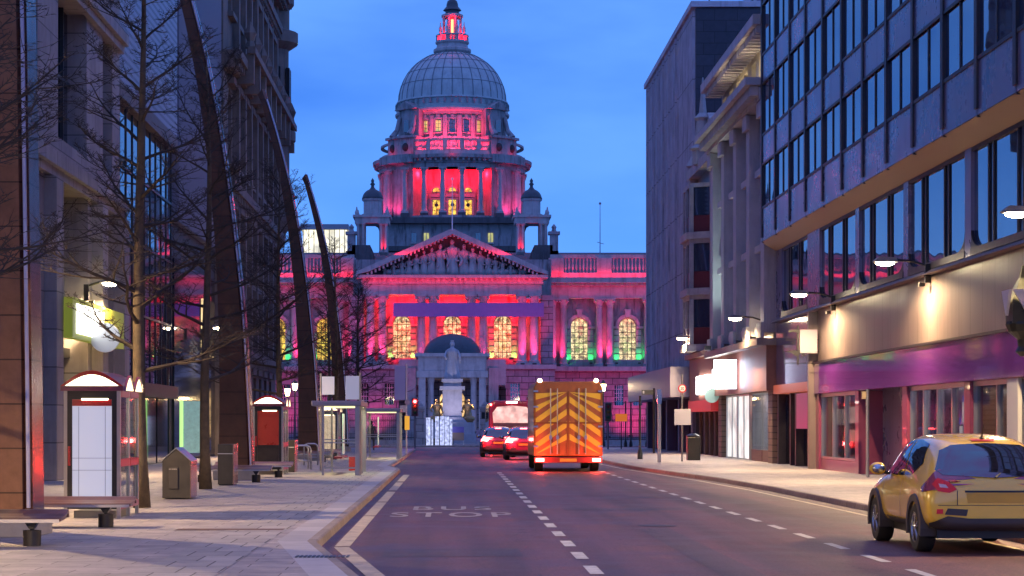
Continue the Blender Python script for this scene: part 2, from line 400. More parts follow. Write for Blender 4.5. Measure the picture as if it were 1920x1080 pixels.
for s in (-1, 1):
    for i, b in enumerate(bays[:4]): hall_window(s*b, 208, 8.1, 12.3, 0.85, lead_w if s > 0 else lead_y, green=(i < 2))
for s in (-1, 1):
    for b in bays[:3]:
        for dx in (-0.95, 0.95):
            m = MB(front(206.9)); x = s*b+dx; m.box(x-0.45, x+0.45, 0.5, 0.55, 3.45, 5.5); w = m.build('ground_floor_window', dark_glass, HALL)
            lattice(white_frame, w, front(206.9), x-0.45, x+0.45, 3.45, 5.5, 0.36, 4, 5, 0.05)
# roof of the wings
for s in (-1, 1):
    m = MB(); a, b = sorted((s*6, s*44)); m.prism([(209.5, 17.02), (225, 20.4), (245, 20.4), (260, 17.02)], a, b, 'x')
    m.build('slate_roof', slate, HALL)
# ---- central block with portico
cw = MB(front(203)); cops = [(x-0.85, x+0.85, 8.1, 12.3, True) for x in (-5.0, 0, 5.0)]
cw.wall(-9.9, 9.9, 7.35, 14.25, 0.8, cops); cw.box(-9.9, 9.9, 1.6, 12, 0, 18)
cw.build('portico_wall', stone, HALL)
for x in (-5.0, 0, 5.0): hall_window(x, 203, 8.1, 12.3, 0.85, lead_w, green=(x != 0))
for s in (-1, 1):
    rp = MB(); rp.box(*sorted((s*8.65, s*9.88)), 200.6, 203.2, 7.35, 14.2)
    rp.build('rusticated_pier', rust, HALL)
pg = MB(front(198.8)); pg.wall(-9.95, 9.95, 0, 6.9, 1.5, ground_windows([-8.6, -6.1, 6.1, 8.6])+[(-5.2, -4.2, 1.0, 5.4, True), (4.2, 5.2, 1.0, 5.4, True), (-1.3, 1.3, 0.2, 5.0, True)])
pg.box(-9.95, 9.95, 1.8, 4.2, 0, 6.9)
pg.build('portico_base', rust, HALL)
for x in (-8.6, -6.1, 6.1, 8.6):
    m = MB(front(198.8)); m.box(x-0.45, x+0.45, 0.5, 0.55, 3.45, 5.5); w = m.build('ground_floor_window', dark_glass, HALL)
    lattice(white_frame, w, front(198.8), x-0.45, x+0.45, 3.45, 5.5, 0.36, 4, 5, 0.05)
m = MB(); m.box(-10.1, 10.1, 198.5, 203.0, 6.9, 7.33); m.build('string_course', stone_clean, HALL)
for x in (-7.4, -2.45, 2.45, 7.4):
    for dx in (-0.58, 0.58): column_mb(x+dx, 199.9, 7.35, 14.2, 0.42).build('column', stone_clean, HALL, smooth=True, auto=35)
en = MB(); en.box(-8.7, 8.7, 199.3, 203.0, 14.2, 15.2); en.box(-8.85, 8.85, 199.1, 203.0, 15.2, 15.75); en.box(-9.3, 9.3, 198.6, 203.2, 15.75, 16.05)
for k in range(34): en.box(-8.6+k*0.52-.1, -8.6+k*0.52+.1, 198.85, 199.1, 15.5, 15.74)
en.build('entablature', stone_clean, HALL)
pd = MB()
for s in (-1, 1):
    pd.prism([(s*9.3, 16.06), (s*9.3, 16.36), (0, 20.55), (0, 20.0), (s*8.1, 16.36)], 198.5, 203.2)
    for k in range(22):
        t = (k+0.5)/22; pd.box(s*8.4*(1-t)-0.09, s*8.4*(1-t)+0.09, 198.62, 199.05, 16.06+4.0*t-0.32+0.1, 16.06+4.0*t-0.02+0.1)
pd.build('raking_cornice', stone_clean, HALL)
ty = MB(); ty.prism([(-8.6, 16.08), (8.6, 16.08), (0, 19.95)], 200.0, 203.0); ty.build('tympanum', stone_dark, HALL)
def figure(m, x, y, z, h, seat=False, arm=0, seed=0):
    rr = random.Random(seed); b = h*0.16
    hh = h*0.8
    m.lathe([(b*1.3, z), (b*1.15, z+hh*0.2), (b*0.95, z+hh*0.45), (b*0.75, z+hh*0.62), (b*1.1, z+hh*0.82), (b*1.05, z+hh*0.93), (b*0.35, z+hh*1.0), (b*0.33, z+hh*1.05)], x, y, 18, fold=(7, 0.11))
    m.ball((x, y-0.02, z+h*0.91), h*0.075, 10, 8, 0.85, 0.95, 1.15)
    for s in (-1, 1):
        e = (x+s*b*1.7, y-b*0.8, z+hh*(0.62+0.22*(arm if s > 0 else -arm)))
        m.tube([(x+s*b*1.0, y, z+hh*0.9), e, (x+s*b*(0.8+0.8*abs(arm)), y-b*1.5, z+hh*(0.55+0.4*(arm if s > 0 else 0)))], [b*0.32, b*0.27, b*0.18], 7)
sg = MB(); rr = random.Random(4)
for i, x in enumerate([-6.6, -5.7, -4.9, -4.2, -3.5, -2.75, -2.0, -1.15, 0, 1.15, 2.0, 2.75, 3.5, 4.2, 4.9, 5.7, 6.6]):
    top = 16.1+3.75*(1-abs(x)/8.6); h = (top-16.12)*0.93
    figure(sg, x, 199.6, 16.12, h, arm=rr.choice((-0.6, 0, 0.7, 0.3)), seed=i)
    if abs(x) > 0.5: sg.ball((x+0.4, 199.6, 16.4), 0.3, 8, 5, 1.2, 0.8, 0.9)
sg.build('sculpture', stone_clean, HALL, smooth=True)
bn = MB(); bn.box(-5.75, 8.9, 199.05, 199.12, 12.0, 13.35); bn.build('purple_banner', mat('purple banner cloth', (0.30, 0.16, 0.42), 0.7, var=0.1), HALL)
# ---- porte cochere
pc = MB(); Y0 = 186.0
for s in (-1, 1):
    for x in (2.75, 1.75): pc.box(s*x-0.32, s*x+0.32, Y0, Y0+0.8, 0, 5.8) if x > 2 else None
    pc.box(*sorted((s*2.4, s*3.1)), Y0+0.4, 198.8, 0, 0.9); pc.box(*sorted((s*2.5, s*3.05)), 192, 193, 0.9, 5.8)
    pc.lathe([(0.3, 0.9), (0.27, 5.2), (0.4, 5.8)], s*1.95, Y0+0.5, 12)
    pc.box(*sorted((s*3.1, s*5.0)), 191, 198.8, 5.2, 7.6); pc.box(*sorted((s*3.4, s*4.3)), 190.6, 191.6, 0, 6.8)
pc.box(-3.25, 3.25, Y0-0.15, 198.8, 5.8, 6.4); pc.box(-3.1, 3.1, Y0, 198.8, 6.4, 7.7); pc.box(-3.4, 3.4, Y0-0.3, 198.8, 7.7, 8.0)
pc.build('porte_cochere', stone_clean, HALL)
m = MB(); m.lathe([(2.65, 8.0)]+[(2.65*math.cos(R(a)), 8.0+1.9*math.sin(R(a))) for a in range(10, 91, 10)], 0, 189.5, 28)
m.build('porte_cochere_dome', copper_dark, HALL, smooth=True, auto=50)
dp = MB(); dp.box(-1.2, 1.2, 200.35, 200.4, 0.2, 5.0); dp.build('entrance_glow', emis('entrance glow', (1.0, 0.62, 0.25), 1.0, ('xz', 1.6, 0.2, 'lead')), HALL)
# ---- dome base
bs = MB(); bs.box(-7.7, 7.7, 246, 262, 22.9, 25.6); bs.build('dome_base_wall', stone, HALL)
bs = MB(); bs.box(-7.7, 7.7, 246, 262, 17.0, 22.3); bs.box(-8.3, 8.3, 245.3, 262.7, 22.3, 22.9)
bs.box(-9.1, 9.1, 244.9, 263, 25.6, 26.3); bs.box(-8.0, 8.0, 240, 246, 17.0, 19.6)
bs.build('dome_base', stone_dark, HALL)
for x in (-4.6, -3.1, 0.0, 3.1, 4.6):
    m = MB(); m.box(x-0.3, x+0.3, 245.9, 245.98, 23.4, 24.5); w = m.build('attic_window', pane_y if x in (-3.1, 0.0, 4.6) else dark_glass, HALL)
    f = MB(); f.box(x-0.42, x+0.42, 245.75, 245.88, 23.2, 23.38); f.box(x-0.03, x+0.03, 245.84, 245.89, 23.4, 24.5); f.build('sill', stone_clean, w)
for s in (-1, 1):
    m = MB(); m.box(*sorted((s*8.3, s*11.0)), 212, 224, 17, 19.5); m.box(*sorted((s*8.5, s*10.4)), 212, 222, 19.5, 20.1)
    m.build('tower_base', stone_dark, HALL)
# ---- drum with colonnade
CX, CY = 0, 256.0
def P(r, a): return (CX+r*math.sin(R(a)), CY-r*math.cos(R(a)))       # a = 0 faces the street
dr = MB(); dr.lathe([(6.7, 26.3), (6.7, 32.7)], CX, CY, 48); dr.build('drum_wall', stone, HALL, smooth=True, auto=50)
pl = MB(); pl.lathe([(9.6, 26.3), (9.6, 26.75), (9.1, 26.75)], CX, CY, 48)
pl.lathe([(9.15, 32.6), (9.15, 33.1), (9.3, 33.15), (9.3, 33.5), (9.9, 33.7), (9.95, 34.1), (9.3, 34.15), (6.7, 34.4)], CX, CY, 64)
pl.lathe([(6.8, 32.6), (9.1, 32.6)], CX, CY, 48)
for k in range(90): q = P(9.6, k*4); pl.box(q[0]-.13, q[0]+.13, q[1]-.13, q[1]+.13, 33.35, 33.68)
pl.build('drum_entablature', stone, HALL)
for q in range(4):
    for a in (-22.5, -7.5, 7.5, 22.5):
        x, y = P(8.85, q*90+a)
        if abs(q) == 2: continue
        column_mb(x, y, 27.1, 32.6, 0.33).build('colonnade_column', stone_clean, HALL, smooth=True, auto=35)
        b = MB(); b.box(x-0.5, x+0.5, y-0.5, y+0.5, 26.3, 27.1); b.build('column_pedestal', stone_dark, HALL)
for q in (45, 135, 225, 315):
    pv = MB(); arc = [P(7.0, q-13), P(9.0, q-13), P(9.25, q-6), P(9.25, q+6), P(9.0, q+13), P(7.0, q+13)]
    pv.prism(arc, 26.3, 32.6, 'z')
    pv.prism([P(6.4, q-17), P(10.2, q-16), P(10.5, q), P(10.2, q+16), P(6.4, q+17)], 33.2, 34.2, 'z')
    pv.prism([P(6.4, q-14), P(9.2, q-14), P(9.4, q), P(9.2, q+14), P(6.4, q+14)], 34.2, 36.3, 'z')
    pv.prism([P(6.4, q-15), P(9.5, q-15), P(9.7, q), P(9.5, q+15), P(6.4, q+15)], 36.3, 36.6, 'z')
    pv.prism([P(6.0, q-14), P(7.7, q-13), P(8.0, q), P(7.7, q+13), P(6.0, q+14)], 36.6, 40.0, 'z')
    # small pediment on top
    a, b, c = P(8.4, q-13), P(8.4, q+13), P(6.0, q)
    i = [pv.p(a[0], a[1], 40.0), pv.p(b[0], b[1], 40.0), pv.p(*P(8.3, q), 41.0), pv.p(*P(5.6, q-13), 40.0), pv.p(*P(5.6, q+13), 40.0), pv.p(*P(5.6, q), 41.0)]
    pv.face((i[0], i[1], i[2])); pv.face((i[0], i[2], i[5], i[3])); pv.face((i[1], i[4], i[5], i[2])); pv.face((i[0], i[3], i[4], i[1]))
    for aa in (-16, 16):       # scroll buttress
        x0, y0 = P(9.0, q+aa*0.6); x1, y1 = P(7.9, q+aa*0.6)
        pv.tube([(x0, y0, 36.6), (x0*0.35+x1*0.65+0, y0*0.35+y1*0.65, 37.6), (x1, y1, 39.2)], [0.45, 0.3, 0.25], 8)
    pv.build('corner_pavilion', stone, HALL)
    for a2 in (-8, 8):
        x, y = P(9.75, q+a2*1.1); column_mb(x, y, 27.1, 32.6, 0.33).build('colonnade_column', stone_clean, HALL, smooth=True, auto=35)
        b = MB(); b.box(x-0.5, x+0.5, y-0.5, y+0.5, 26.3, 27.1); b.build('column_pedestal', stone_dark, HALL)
    for a2 in (-7, 7):
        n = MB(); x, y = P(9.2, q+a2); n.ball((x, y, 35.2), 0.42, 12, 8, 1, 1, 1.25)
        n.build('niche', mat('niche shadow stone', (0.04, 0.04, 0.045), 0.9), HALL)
    n = MB(); x, y = P(7.95, q); n.box(x-0.3, x+0.3, y-0.3, y+0.3, 37.2, 38.7); n.build('pavilion_window', dark_glass, HALL)
for a in (-33, -16.5, 0, 16.5, 33):
    m = MB(); x, y = P(6.72, a); w_ = 0.46*math.cos(R(a))
    ux, uy = math.cos(R(a)), math.sin(R(a))
    m.T = lambda u, d, z, x=x, y=y, ux=ux, uy=uy: (x+u*ux+d*uy, y+u*uy-d*ux, z)
    m.box(-0.46, 0.46, 0, 0.06, 26.7, 28.85); N = 8
    m.prism([(0.45*math.cos(math.pi*k/N), 29.9+0.45*math.sin(math.pi*k/N)) for k in range(N+1)], 0, 0.06)
    w = m.build('drum_window', lead_y, HALL)
    f = MB(m.T); f.box(-0.78, 0.78, 0.0, 0.28, 29.2, 29.55); f.box(-0.7, -0.48, 0, 0.2, 26.4, 28.9); f.box(0.48, 0.7, 0, 0.2, 26.4, 28.9); f.box(-0.72, 0.72, 0, 0.24, 28.9, 29.1)
    for k in range(N):
        c0, c1 = math.pi*k/N, math.pi*(k+1)/N
        f.prism([(r_*math.cos(c_), 29.9+r_*math.sin(c_)) for r_, c_ in ((0.47, c0), (0.68, c0), (0.68, c1), (0.47, c1))], 0, 0.22)
    f.build('window_surround', stone_clean, w)
    g = MB(m.T); g.lathe([(0.02, 27.9)], 0, 0, 4) if False else g.prism([(0.24*math.cos(t*math.pi/4), 28.25+0.24*math.sin(t*math.pi/4)) for t in range(8)], 0.06, 0.09)
    g.box(-0.02, 0.02, 0.06, 0.085, 26.7, 28.8); g.box(-0.46, 0.46, 0.06, 0.08, 27.6, 27.64); g.box(-0.46, 0.46, 0.06, 0.08, 27.1, 27.14); g.build('glazing_bar', leadbar, w)
# ---- attic
at = MB(); at.lathe([(6.45, 34.3), (6.45, 39.3), (6.75, 39.4), (6.8, 39.7), (7.1, 39.85), (7.15, 40.1), (6.95, 40.3)], CX, CY, 60)
for k in range(24):
    a = k*15+7.5; x, y = P(6.5, a); at.lathe([(0.34, 34.6), (0.34, 39.2)], x, y, 8)
at.build('attic_wall', stone_clean, HALL, smooth=True, auto=35)
bl = MB(); bl.lathe([(8.9, 34.1), (8.9, 34.75), (8.55, 34.75), (8.55, 34.1)], CX, CY, 60, cap=False); bl.lathe([(8.6, 35.85), (8.95, 35.85), (8.95, 36.1), (8.55, 36.1), (8.6, 35.85)], CX, CY, 60, cap=False)
for k in range(-32, 33):
    a = k*1.05
    x, y = P(8.75, a)
    if abs((k+4) % 13 - 6) < 1 and False: pass
    if (k+32) % 13 in (0, 1): bl.box(x-0.17, x+0.17, y-0.2, y+0.2, 34.75, 35.85)
    else: bl.lathe([(0.055, 34.75), (0.03, 34.9), (0.075, 35.1), (0.03, 35.6), (0.06, 35.85)], x, y, 6)
bl.build('attic_balustrade', stone_clean, HALL)
for i, a in enumerate((-45, -30, -15, 0, 15, 30, 45)):
    x, y = P(6.5, a); ux, uy = math.cos(R(a)), math.sin(R(a))
    T = lambda u, d, z, x=x, y=y, ux=ux, uy=uy: (x+u*ux+d*uy, y+u*uy-d*ux, z)
    m = MB(T); m.box(-0.34, 0.34, 0, 0.05, 37.3, 38.6); w = m.build('attic_window', pane_y if i in (1, 2, 5) else dark_glass, HALL)
    f = MB(T); f.box(-0.48, -0.35, 0, 0.18, 37.1, 38.75); f.box(0.35, 0.48, 0, 0.18, 37.1, 38.75); f.box(-0.52, 0.52, 0, 0.22, 38.75, 38.95); f.box(-0.2, 0.2, 0, 0.26, 38.97, 39.3)
    f.box(-0.5, 0.5, 0, 0.24, 37.0, 37.1)
    for q in (-0.35, 0, 0.35): f.ball((q, 0.08, 36.55-0.12*(q == 0)), 0.24, 8, 5)
    f.build('window_surround', stone_clean, w)
    g = MB(T); g.box(-0.02, 0.02, 0.05, 0.07, 37.3, 38.6)
    for z in (37.7, 38.15): g.box(-0.34, 0.34, 0.05, 0.07, z, z+0.04)
    g.build('glazing_bar', leadbar, w)
# ---- dome, lantern
dm = MB(); prof = [(6.95, 40.3), (7.0, 40.6), (6.8, 40.75), (6.8, 41.35), (7.0, 41.45), (6.95, 41.65)]
prof += [(6.72*math.cos(R(a)), 41.7+6.4*math.sin(R(a))) for a in range(0, 73, 6)]
dm.lathe(prof, CX, CY, 72); dome = dm.build('dome', copper, HALL, smooth=True, auto=35)
rb = MB()
for k in range(32):
    a = k*360/32; ux = Vector((math.sin(R(a)), -math.cos(R(a)), 0))
    rb.tube([Vector((CX, CY, 0))+ux*(6.74*math.cos(R(t)))+Vector((0, 0, 41.7+6.42*math.sin(R(t)))) for t in range(0, 73, 8)], 0.055, 4)
for t in (18, 33, 48, 60): rb.lathe([(6.76*math.cos(R(t))+.0, 41.7+6.44*math.sin(R(t))-.03), (6.76*math.cos(R(t))+.03, 41.7+6.44*math.sin(R(t))), (6.76*math.cos(R(t)), 41.7+6.44*math.sin(R(t))+.03)], CX, CY, 64, cap=False)
for k in range(48):
    x, y = P(7.02, k*7.5); rb.box(x-.1, x+.1, y-.1, y+.1, 40.75, 41.35)
rb.build('dome_rib', mat('dome seam copper', (0.16, 0.21, 0.23), 0.5, var=0.3), dome)
ln = MB(); ln.lathe([(2.0, 47.7), (2.35, 48.0), (2.35, 48.3), (2.0, 48.5), (1.9, 48.9), (2.1, 49.1), (2.1, 49.3), (1.7, 49.35)], CX, CY, 24)
for k in range(16): x, y = P(1.95, k*22.5); ln.lathe([(0.05, 49.3), (0.09, 49.6), (0.05, 49.9)], x, y, 6)
ln.lathe([(1.95, 49.9), (2.05, 49.95), (2.05, 50.1), (1.9, 50.1), (1.95, 49.9)], CX, CY, 24, cap=False)
ln.lathe([(0.62, 49.3), (0.62, 52.6)], CX, CY, 16)
for k in range(8):
    x, y = P(1.12, k*45+22.5); ln.lathe([(0.17, 49.3), (0.15, 52.1), (0.22, 52.35)], x, y, 8)
    x, y = P(1.6, k*45+22.5); ln.lathe([(0.25, 49.3), (0.3, 50.0), (0.13, 50.4), (0.2, 50.9), (0.07, 51.2), (0.03, 51.7)], x, y, 8)
ln.lathe([(1.2, 52.3), (1.35, 52.4), (1.35, 52.65), (1.0, 52.8)], CX, CY, 24)
ln.build('lantern', stone_clean, HALL, smooth=True, auto=35)
m = MB(); m.lathe([(0.85, 52.8), (0.85, 53.1), (1.15, 53.25), (0.95, 53.5), (0.75, 53.7), (0.72, 54.0), (0.6, 54.4), (0.3, 54.65), (0.12, 54.7)], CX, CY, 20); m.build('lantern_cap', copper_dark, HALL, smooth=True, auto=50)
m = MB(); m.box(-0.14, 0.14, CY-0.68, CY-0.63, 50.3, 52.0); m.build('lantern_window', emis('lantern glow', (1, 0.45, 0.15), 1.6), HALL)
# ---- four corner cupola towers
def cupola(x, y):
    m = MB()
    for sx in (-1, 1):
        for sy in (-1, 1): m.box(*sorted((x+sx*0.75, x+sx*1.6)), *sorted((y+sy*0.75, y+sy*1.6)), 19.5, 22.6)
    m.box(x-1.8, x+1.8, y-1.8, y+1.8, 22.6, 23.2); m.box(x-2.0, x+2.0, y-2.0, y+2.0, 23.2, 23.45)
    for sx in (-1, 1):
        for sy in (-1, 1): m.lathe([(0.16, 23.45), (0.22, 23.7), (0.1, 24.0), (0.05, 24.3)], x+sx*1.6, y+sy*1.6, 8)
    m.lathe([(1.15, 23.45), (1.15, 23.7), (0.95, 23.75), (0.95, 25.0), (1.1, 25.1), (1.15, 25.3)], x, y, 8)
    t = m.build('tower', stone_clean, HALL)
    c = MB(); c.lathe([(1.15, 25.3)]+[(1.1*math.cos(R(a)), 25.3+1.05*math.sin(R(a))) for a in range(10, 80, 10)]+[(0.2, 26.5), (0.15, 26.7), (0.28, 26.85), (0.12, 27.05), (0.2, 27.2), (0.02, 27.5)], x, y, 20)
    c.build('cupola_dome', copper_dark, t, smooth=True)
    for sx in (-1.45, -0.95, 0.95, 1.45):
        column_mb(x+sx, y-1.72, 19.5, 22.6, 0.17).build('tower_column', stone_clean, t, smooth=True, auto=35)
    for q in (-1.2, 1.2):
        lamp('SPOT', (x+q, y-2.15, 19.55), 130, RED, HALL, 0.05, (x+q, y-1.8, 22.6), 90, 0.9, name='tower_uplight_light')
cupola(-8.4, 216); cupola(8.35, 216)
for x in (-10.45, 10.55):
    m = MB(); m.box(x-0.42, x+0.42, 212.0, 213.0, 17.4, 21.2); m.box(x-0.6, x+0.6, 211.8, 213.2, 21.2, 21.5)
    m.lathe([(0.3, 21.5), (0.2, 21.8), (0.28, 22.0), (0.05, 22.3)], x, 212.5, 8)
    m.build('chimney', stone, HALL)
# ---- lamps of the floodlighting
LK = 0.85
def flood(x, y, z, power, col, target, spot=120, rad=0.12):
    m = MB(); m.box(x-0.2, x+0.2, y-0.12, y+0.12, z-0.32, z-0.12); m.build('floodlight', FL, HALL)
    lamp('SPOT', (x, y, z), power, col, HALL, rad, target, spot, 0.8, name='floodlight_light')
for x in (-7.4, -2.45, 2.45, 7.4):
    for dx in (-0.58, 0.58): flood(x+dx, 198.75, 7.6, 900, (1.0, 0.03, 0.16), (x+dx, 199.75, 14.2), 80)
for x in (-5, 0, 5): lamp('AREA', (x, 201.3, 13.9), 420, RED, HALL, target=(x, 202.6, 12.0), size=(3.5, 0.5), name='portico_light')
lamp('AREA', (0, 202.2, 7.5), 260, RED, HALL, target=(0, 202.4, 14), size=(17, 0.3), name='portico_floor_light')
for s in (-1, 1):
    for x in (10.7, 15.4, 20.3, 25.2, 30.1, 35): 
        flood(s*x, 206.2, 7.7, 900, (1.0, 0.03, 0.16), (s*x, 207.5, 14.4), 100)
    lamp('AREA', (s*26, 206.5, 16.42), 420, RED, HALL, target=(s*26, 206.95, 18.0), size=(33, 0.2), name='parapet_light')
    lamp('AREA', (s*26, 206.2, 14.6), 80, RED, HALL, target=(s*26, 206.8, 16.2), size=(33, 0.2), name='cornice_light')
    for x in (12, 17.8, 24, 31): flood(s*x, 204.6, 0.6, 620, (1.0, 0.03, 0.16), (s*x, 207, 3.5), 130, 0.3)
    flood(s*7.4, 196.5, 0.6, 600, (1.0, 0.06, 0.26), (s*7.8, 199, 3.5), 110, 0.3)
lamp('AREA', (0, 198.4, 15.3), 90, RED, HALL, target=(0, 199.1, 16.0), size=(17.5, 0.2), name='cornice_light')
for x in (-5.5, 5.5): flood(x, 190.5, 7.9, 130, (1.0, 0.08, 0.45), (x*0.5, 200, 17.6), 70, 0.2)
for s in (-1, 1): lamp('AREA', (s*4.4, 198.3, 18.0), 60, RED, HALL, target=(s*4.4, 198.55, 18.6), size=(9, 0.15), name='cornice_light')
for a in (-30, -10, 10, 30):
    x, y = P(7.9, a); lamp('POINT', (x, y, 32.0), 420, RED, HALL, 0.25, name='colonnade_light')
    x, y = P(8.3, a*1.0); tx, ty_ = P(6.8, a); lamp('SPOT', (x, y, 26.6), 420, (1.0, 0.05, 0.28), HALL, 0.15, (tx, ty_, 31), 120, 0.8, name='colonnade_light')
for a in (-45, 45, -60, 60):
    x, y = P(10.6, a); lamp('SPOT', (x, y, 26.6), 520, PINK, HALL, 0.12, (P(9.2, a)[0], P(9.2, a)[1], 31), 120, 0.8, name='pavilion_light')
for a in (-27, -14, 0, 14, 27):
    x, y = P(7.9, a); lamp('SPOT', (x, y, 34.6), 780, (1.0, 0.03, 0.09), HALL, 0.15, (P(6.5, a)[0], P(6.5, a)[1], 38.3), 150, 0.8, name='attic_light')
for k in range(4):
    x, y = P(1.75, k*90+45); lamp('POINT', (x, y, 49.7), 110, RED, HALL, 0.1, name='lantern_light')
lamp('POINT', (0, CY-1.5, 52.0), 60, RED, HALL, 0.1, name='lantern_light')
for a in (-55, -35, 0, 35, 55):
    x, y = P(9.6, a); lamp('POINT', (x, y-0.6, 34.35), 16, RED, HALL, 0.1, name='ledge_light')
# flagpole in front of the dome and aerial mast on the wing
m = MB(); m.tube([(0.0, 197.8, 20.3), (0.0, 197.8, 25.2)], [0.07, 0.04], 6); m.ball((0, 197.8, 25.25), 0.12)
m.build('flagpole', white_frame, HALL)
m = MB(); m.tube([(15.3, 212, 18), (15.3, 212, 24.4)], [0.06, 0.03], 5); m.ball((15.3, 212, 24.4), 0.14, 6, 4); m.tube([(15.0, 212, 20.4), (15.7, 212, 20.2)], 0.03, 4)
m.build('aerial', mat('grey pole', (0.25, 0.25, 0.28), 0.5), HALL)
for x, tx_ in ((-17, -6.5), (-10, -2), (10, 2), (17, 6.5)): flood(x, 176, 0.6, 1900, (1.0, 0.07, 0.30), (tx_, 200, 10.5), 22, 0.3)
for s in (-1, 1):
    for x in (14, 22): flood(s*x, 184, 0.6, 1900, (1.0, 0.07, 0.30), (s*x, 207, 10.5), 34, 0.3)
flood(-6, 172, 0.6, 900, (0.55, 0.5, 1.0), (0, 187, 5), 50, 0.3); flood(6, 172, 0.6, 900, (0.55, 0.5, 1.0), (0, 187, 5), 50, 0.3)  # lavender floods added to lighten the porte cochere
LK = 1.0
# ================================================================ GROUND, ROAD, PAVEMENTS
pave = mat('pale stone paving', (0.42, 0.37, 0.35), 0.6, var=0.38, vs=2.6, streak=0.22, dirt=(0.20, 0.17, 0.17), brick=('xy', 0.9, 0.45, 0.008, 0.35, 0.5), bump=0.12, bs=30)
pave_small = mat('small stone setts', (0.40, 0.37, 0.35), 0.62, var=0.25, vs=2.5, brick=('xy', 0.45, 0.9, 0.012, 0.3, 0.5), bump=0.12, bs=30)
kerbm = mat('granite kerb', (0.34, 0.27, 0.21), 0.6, var=0.3, vs=6, brick=('yx', 0.9, 3.0, 0.01, 0.3, 0.4), bump=0.15, bs=40)
bandm = mat('smooth granite band', (0.46, 0.43, 0.42), 0.55, var=0.15, vs=3, brick=('yx', 1.2, 3.0, 0.008, 0.4, 0.4))
def asphalt(name, col):
    m = mat(name, col, 0.56, var=0.3, vs=0.7, bump=0.55, bs=55, spec=0.65)
    n = m.node_tree; N = n.nodes; L = n.links; b = N['Principled BSDF']
    geo = N.new('ShaderNodeNewGeometry'); t = N.new('ShaderNodeTexNoise'); t.inputs['Scale'].default_value = 26; t.inputs['Detail'].default_value = 6; t.inputs['Roughness'].default_value = 0.8
    L.new(geo.outputs['Position'], t.inputs['Vector'])
    r = N.new('ShaderNodeMapRange'); r.inputs['From Min'].default_value = 0.42; r.inputs['From Max'].default_value = 0.66; r.inputs['To Min'].default_value = 0.62; r.inputs['To Max'].default_value = 1.9; L.new(t.outputs['Fac'], r.inputs['Value'])
    src = b.inputs['Base Color'].links[0].from_socket
    x = N.new('ShaderNodeMix'); x.data_type = 'RGBA'; x.blend_type = 'MULTIPLY'; x.inputs['Factor'].default_value = 1.0
    L.new(src, x.inputs['A']); L.new(r.outputs[0], x.inputs['B'])
    mpn = N.new('ShaderNodeMapping'); mpn.inputs['Scale'].default_value = (1.1, 0.045, 1); L.new(geo.outputs['Position'], mpn.inputs[0])
    t3 = N.new('ShaderNodeTexNoise'); t3.inputs['Scale'].default_value = 1.4; t3.inputs['Detail'].default_value = 5; L.new(mpn.outputs[0], t3.inputs['Vector'])
    r3 = N.new('ShaderNodeMapRange'); r3.inputs['From Min'].default_value = 0.35; r3.inputs['From Max'].default_value = 0.65; r3.inputs['To Min'].default_value = 0.6; r3.inputs['To Max'].default_value = 1.3; L.new(t3.outputs['Fac'], r3.inputs['Value'])
    v4 = N.new('ShaderNodeTexVoronoi'); v4.feature = 'DISTANCE_TO_EDGE'; v4.inputs['Scale'].default_value = 0.22
    t5 = N.new('ShaderNodeTexNoise'); t5.inputs['Scale'].default_value = 1.2; L.new(geo.outputs['Position'], t5.inputs['Vector']); vm = N.new('ShaderNodeVectorMath'); vm.operation = 'MULTIPLY_ADD'; vm.inputs[1].default_value = (1.6, 1.6, 0); L.new(t5.outputs['Color'], vm.inputs[0]); L.new(geo.outputs['Position'], vm.inputs[2]); L.new(vm.outputs[0], v4.inputs['Vector'])
    r4 = N.new('ShaderNodeMapRange'); r4.inputs['From Min'].default_value = 0.0; r4.inputs['From Max'].default_value = 0.006; r4.inputs['To Min'].default_value = 0.45; L.new(v4.outputs['Distance'], r4.inputs['Value'])
    k = N.new('ShaderNodeMath'); k.operation = 'MULTIPLY'; L.new(r3.outputs[0], k.inputs[0]); L.new(r4.outputs[0], k.inputs[1])
    y_ = N.new('ShaderNodeMix'); y_.data_type = 'RGBA'; y_.blend_type = 'MULTIPLY'; y_.inputs['Factor'].default_value = 1.0
    L.new(x.outputs['Result'], y_.inputs['A']); L.new(k.outputs[0], y_.inputs['B']); L.new(y_.outputs['Result'], b.inputs['Base Color'])
    return m
tar = asphalt('reddish asphalt', (0.105, 0.040, 0.042))
tar2 = asphalt('red surfaced junction', (0.19, 0.06, 0.055))
paint = mat('worn white road paint', (0.62, 0.60, 0.56), 0.6, var=0.35, vs=7, streak=0.35, dirt=(0.16, 0.10, 0.10))
cream = mat('worn cream road paint', (0.56, 0.47, 0.33), 0.6, var=0.35, vs=5, streak=0.5, dirt=(0.14, 0.09, 0.09))
ZR = -0.12
m = MB(); m.box(-1500, 1500, -60, 3000, -1.0, -0.16); m.build('ground', mat('far ground', (0.09, 0.08, 0.09), 0.85, var=0.3, vs=0.2), kind='structure')
m = MB(); m.quad((-3, -30, ZR), (12, -30, ZR), (12, 146, ZR), (-3, 146, ZR)); m.build('road', tar, kind='structure')
m = MB(); m.quad((-140, 136, ZR+.004), (140, 136, ZR+.004), (140, 150.5, ZR+.004), (-140, 150.5, ZR+.004)); m.build('cross_street', tar2, kind='structure')
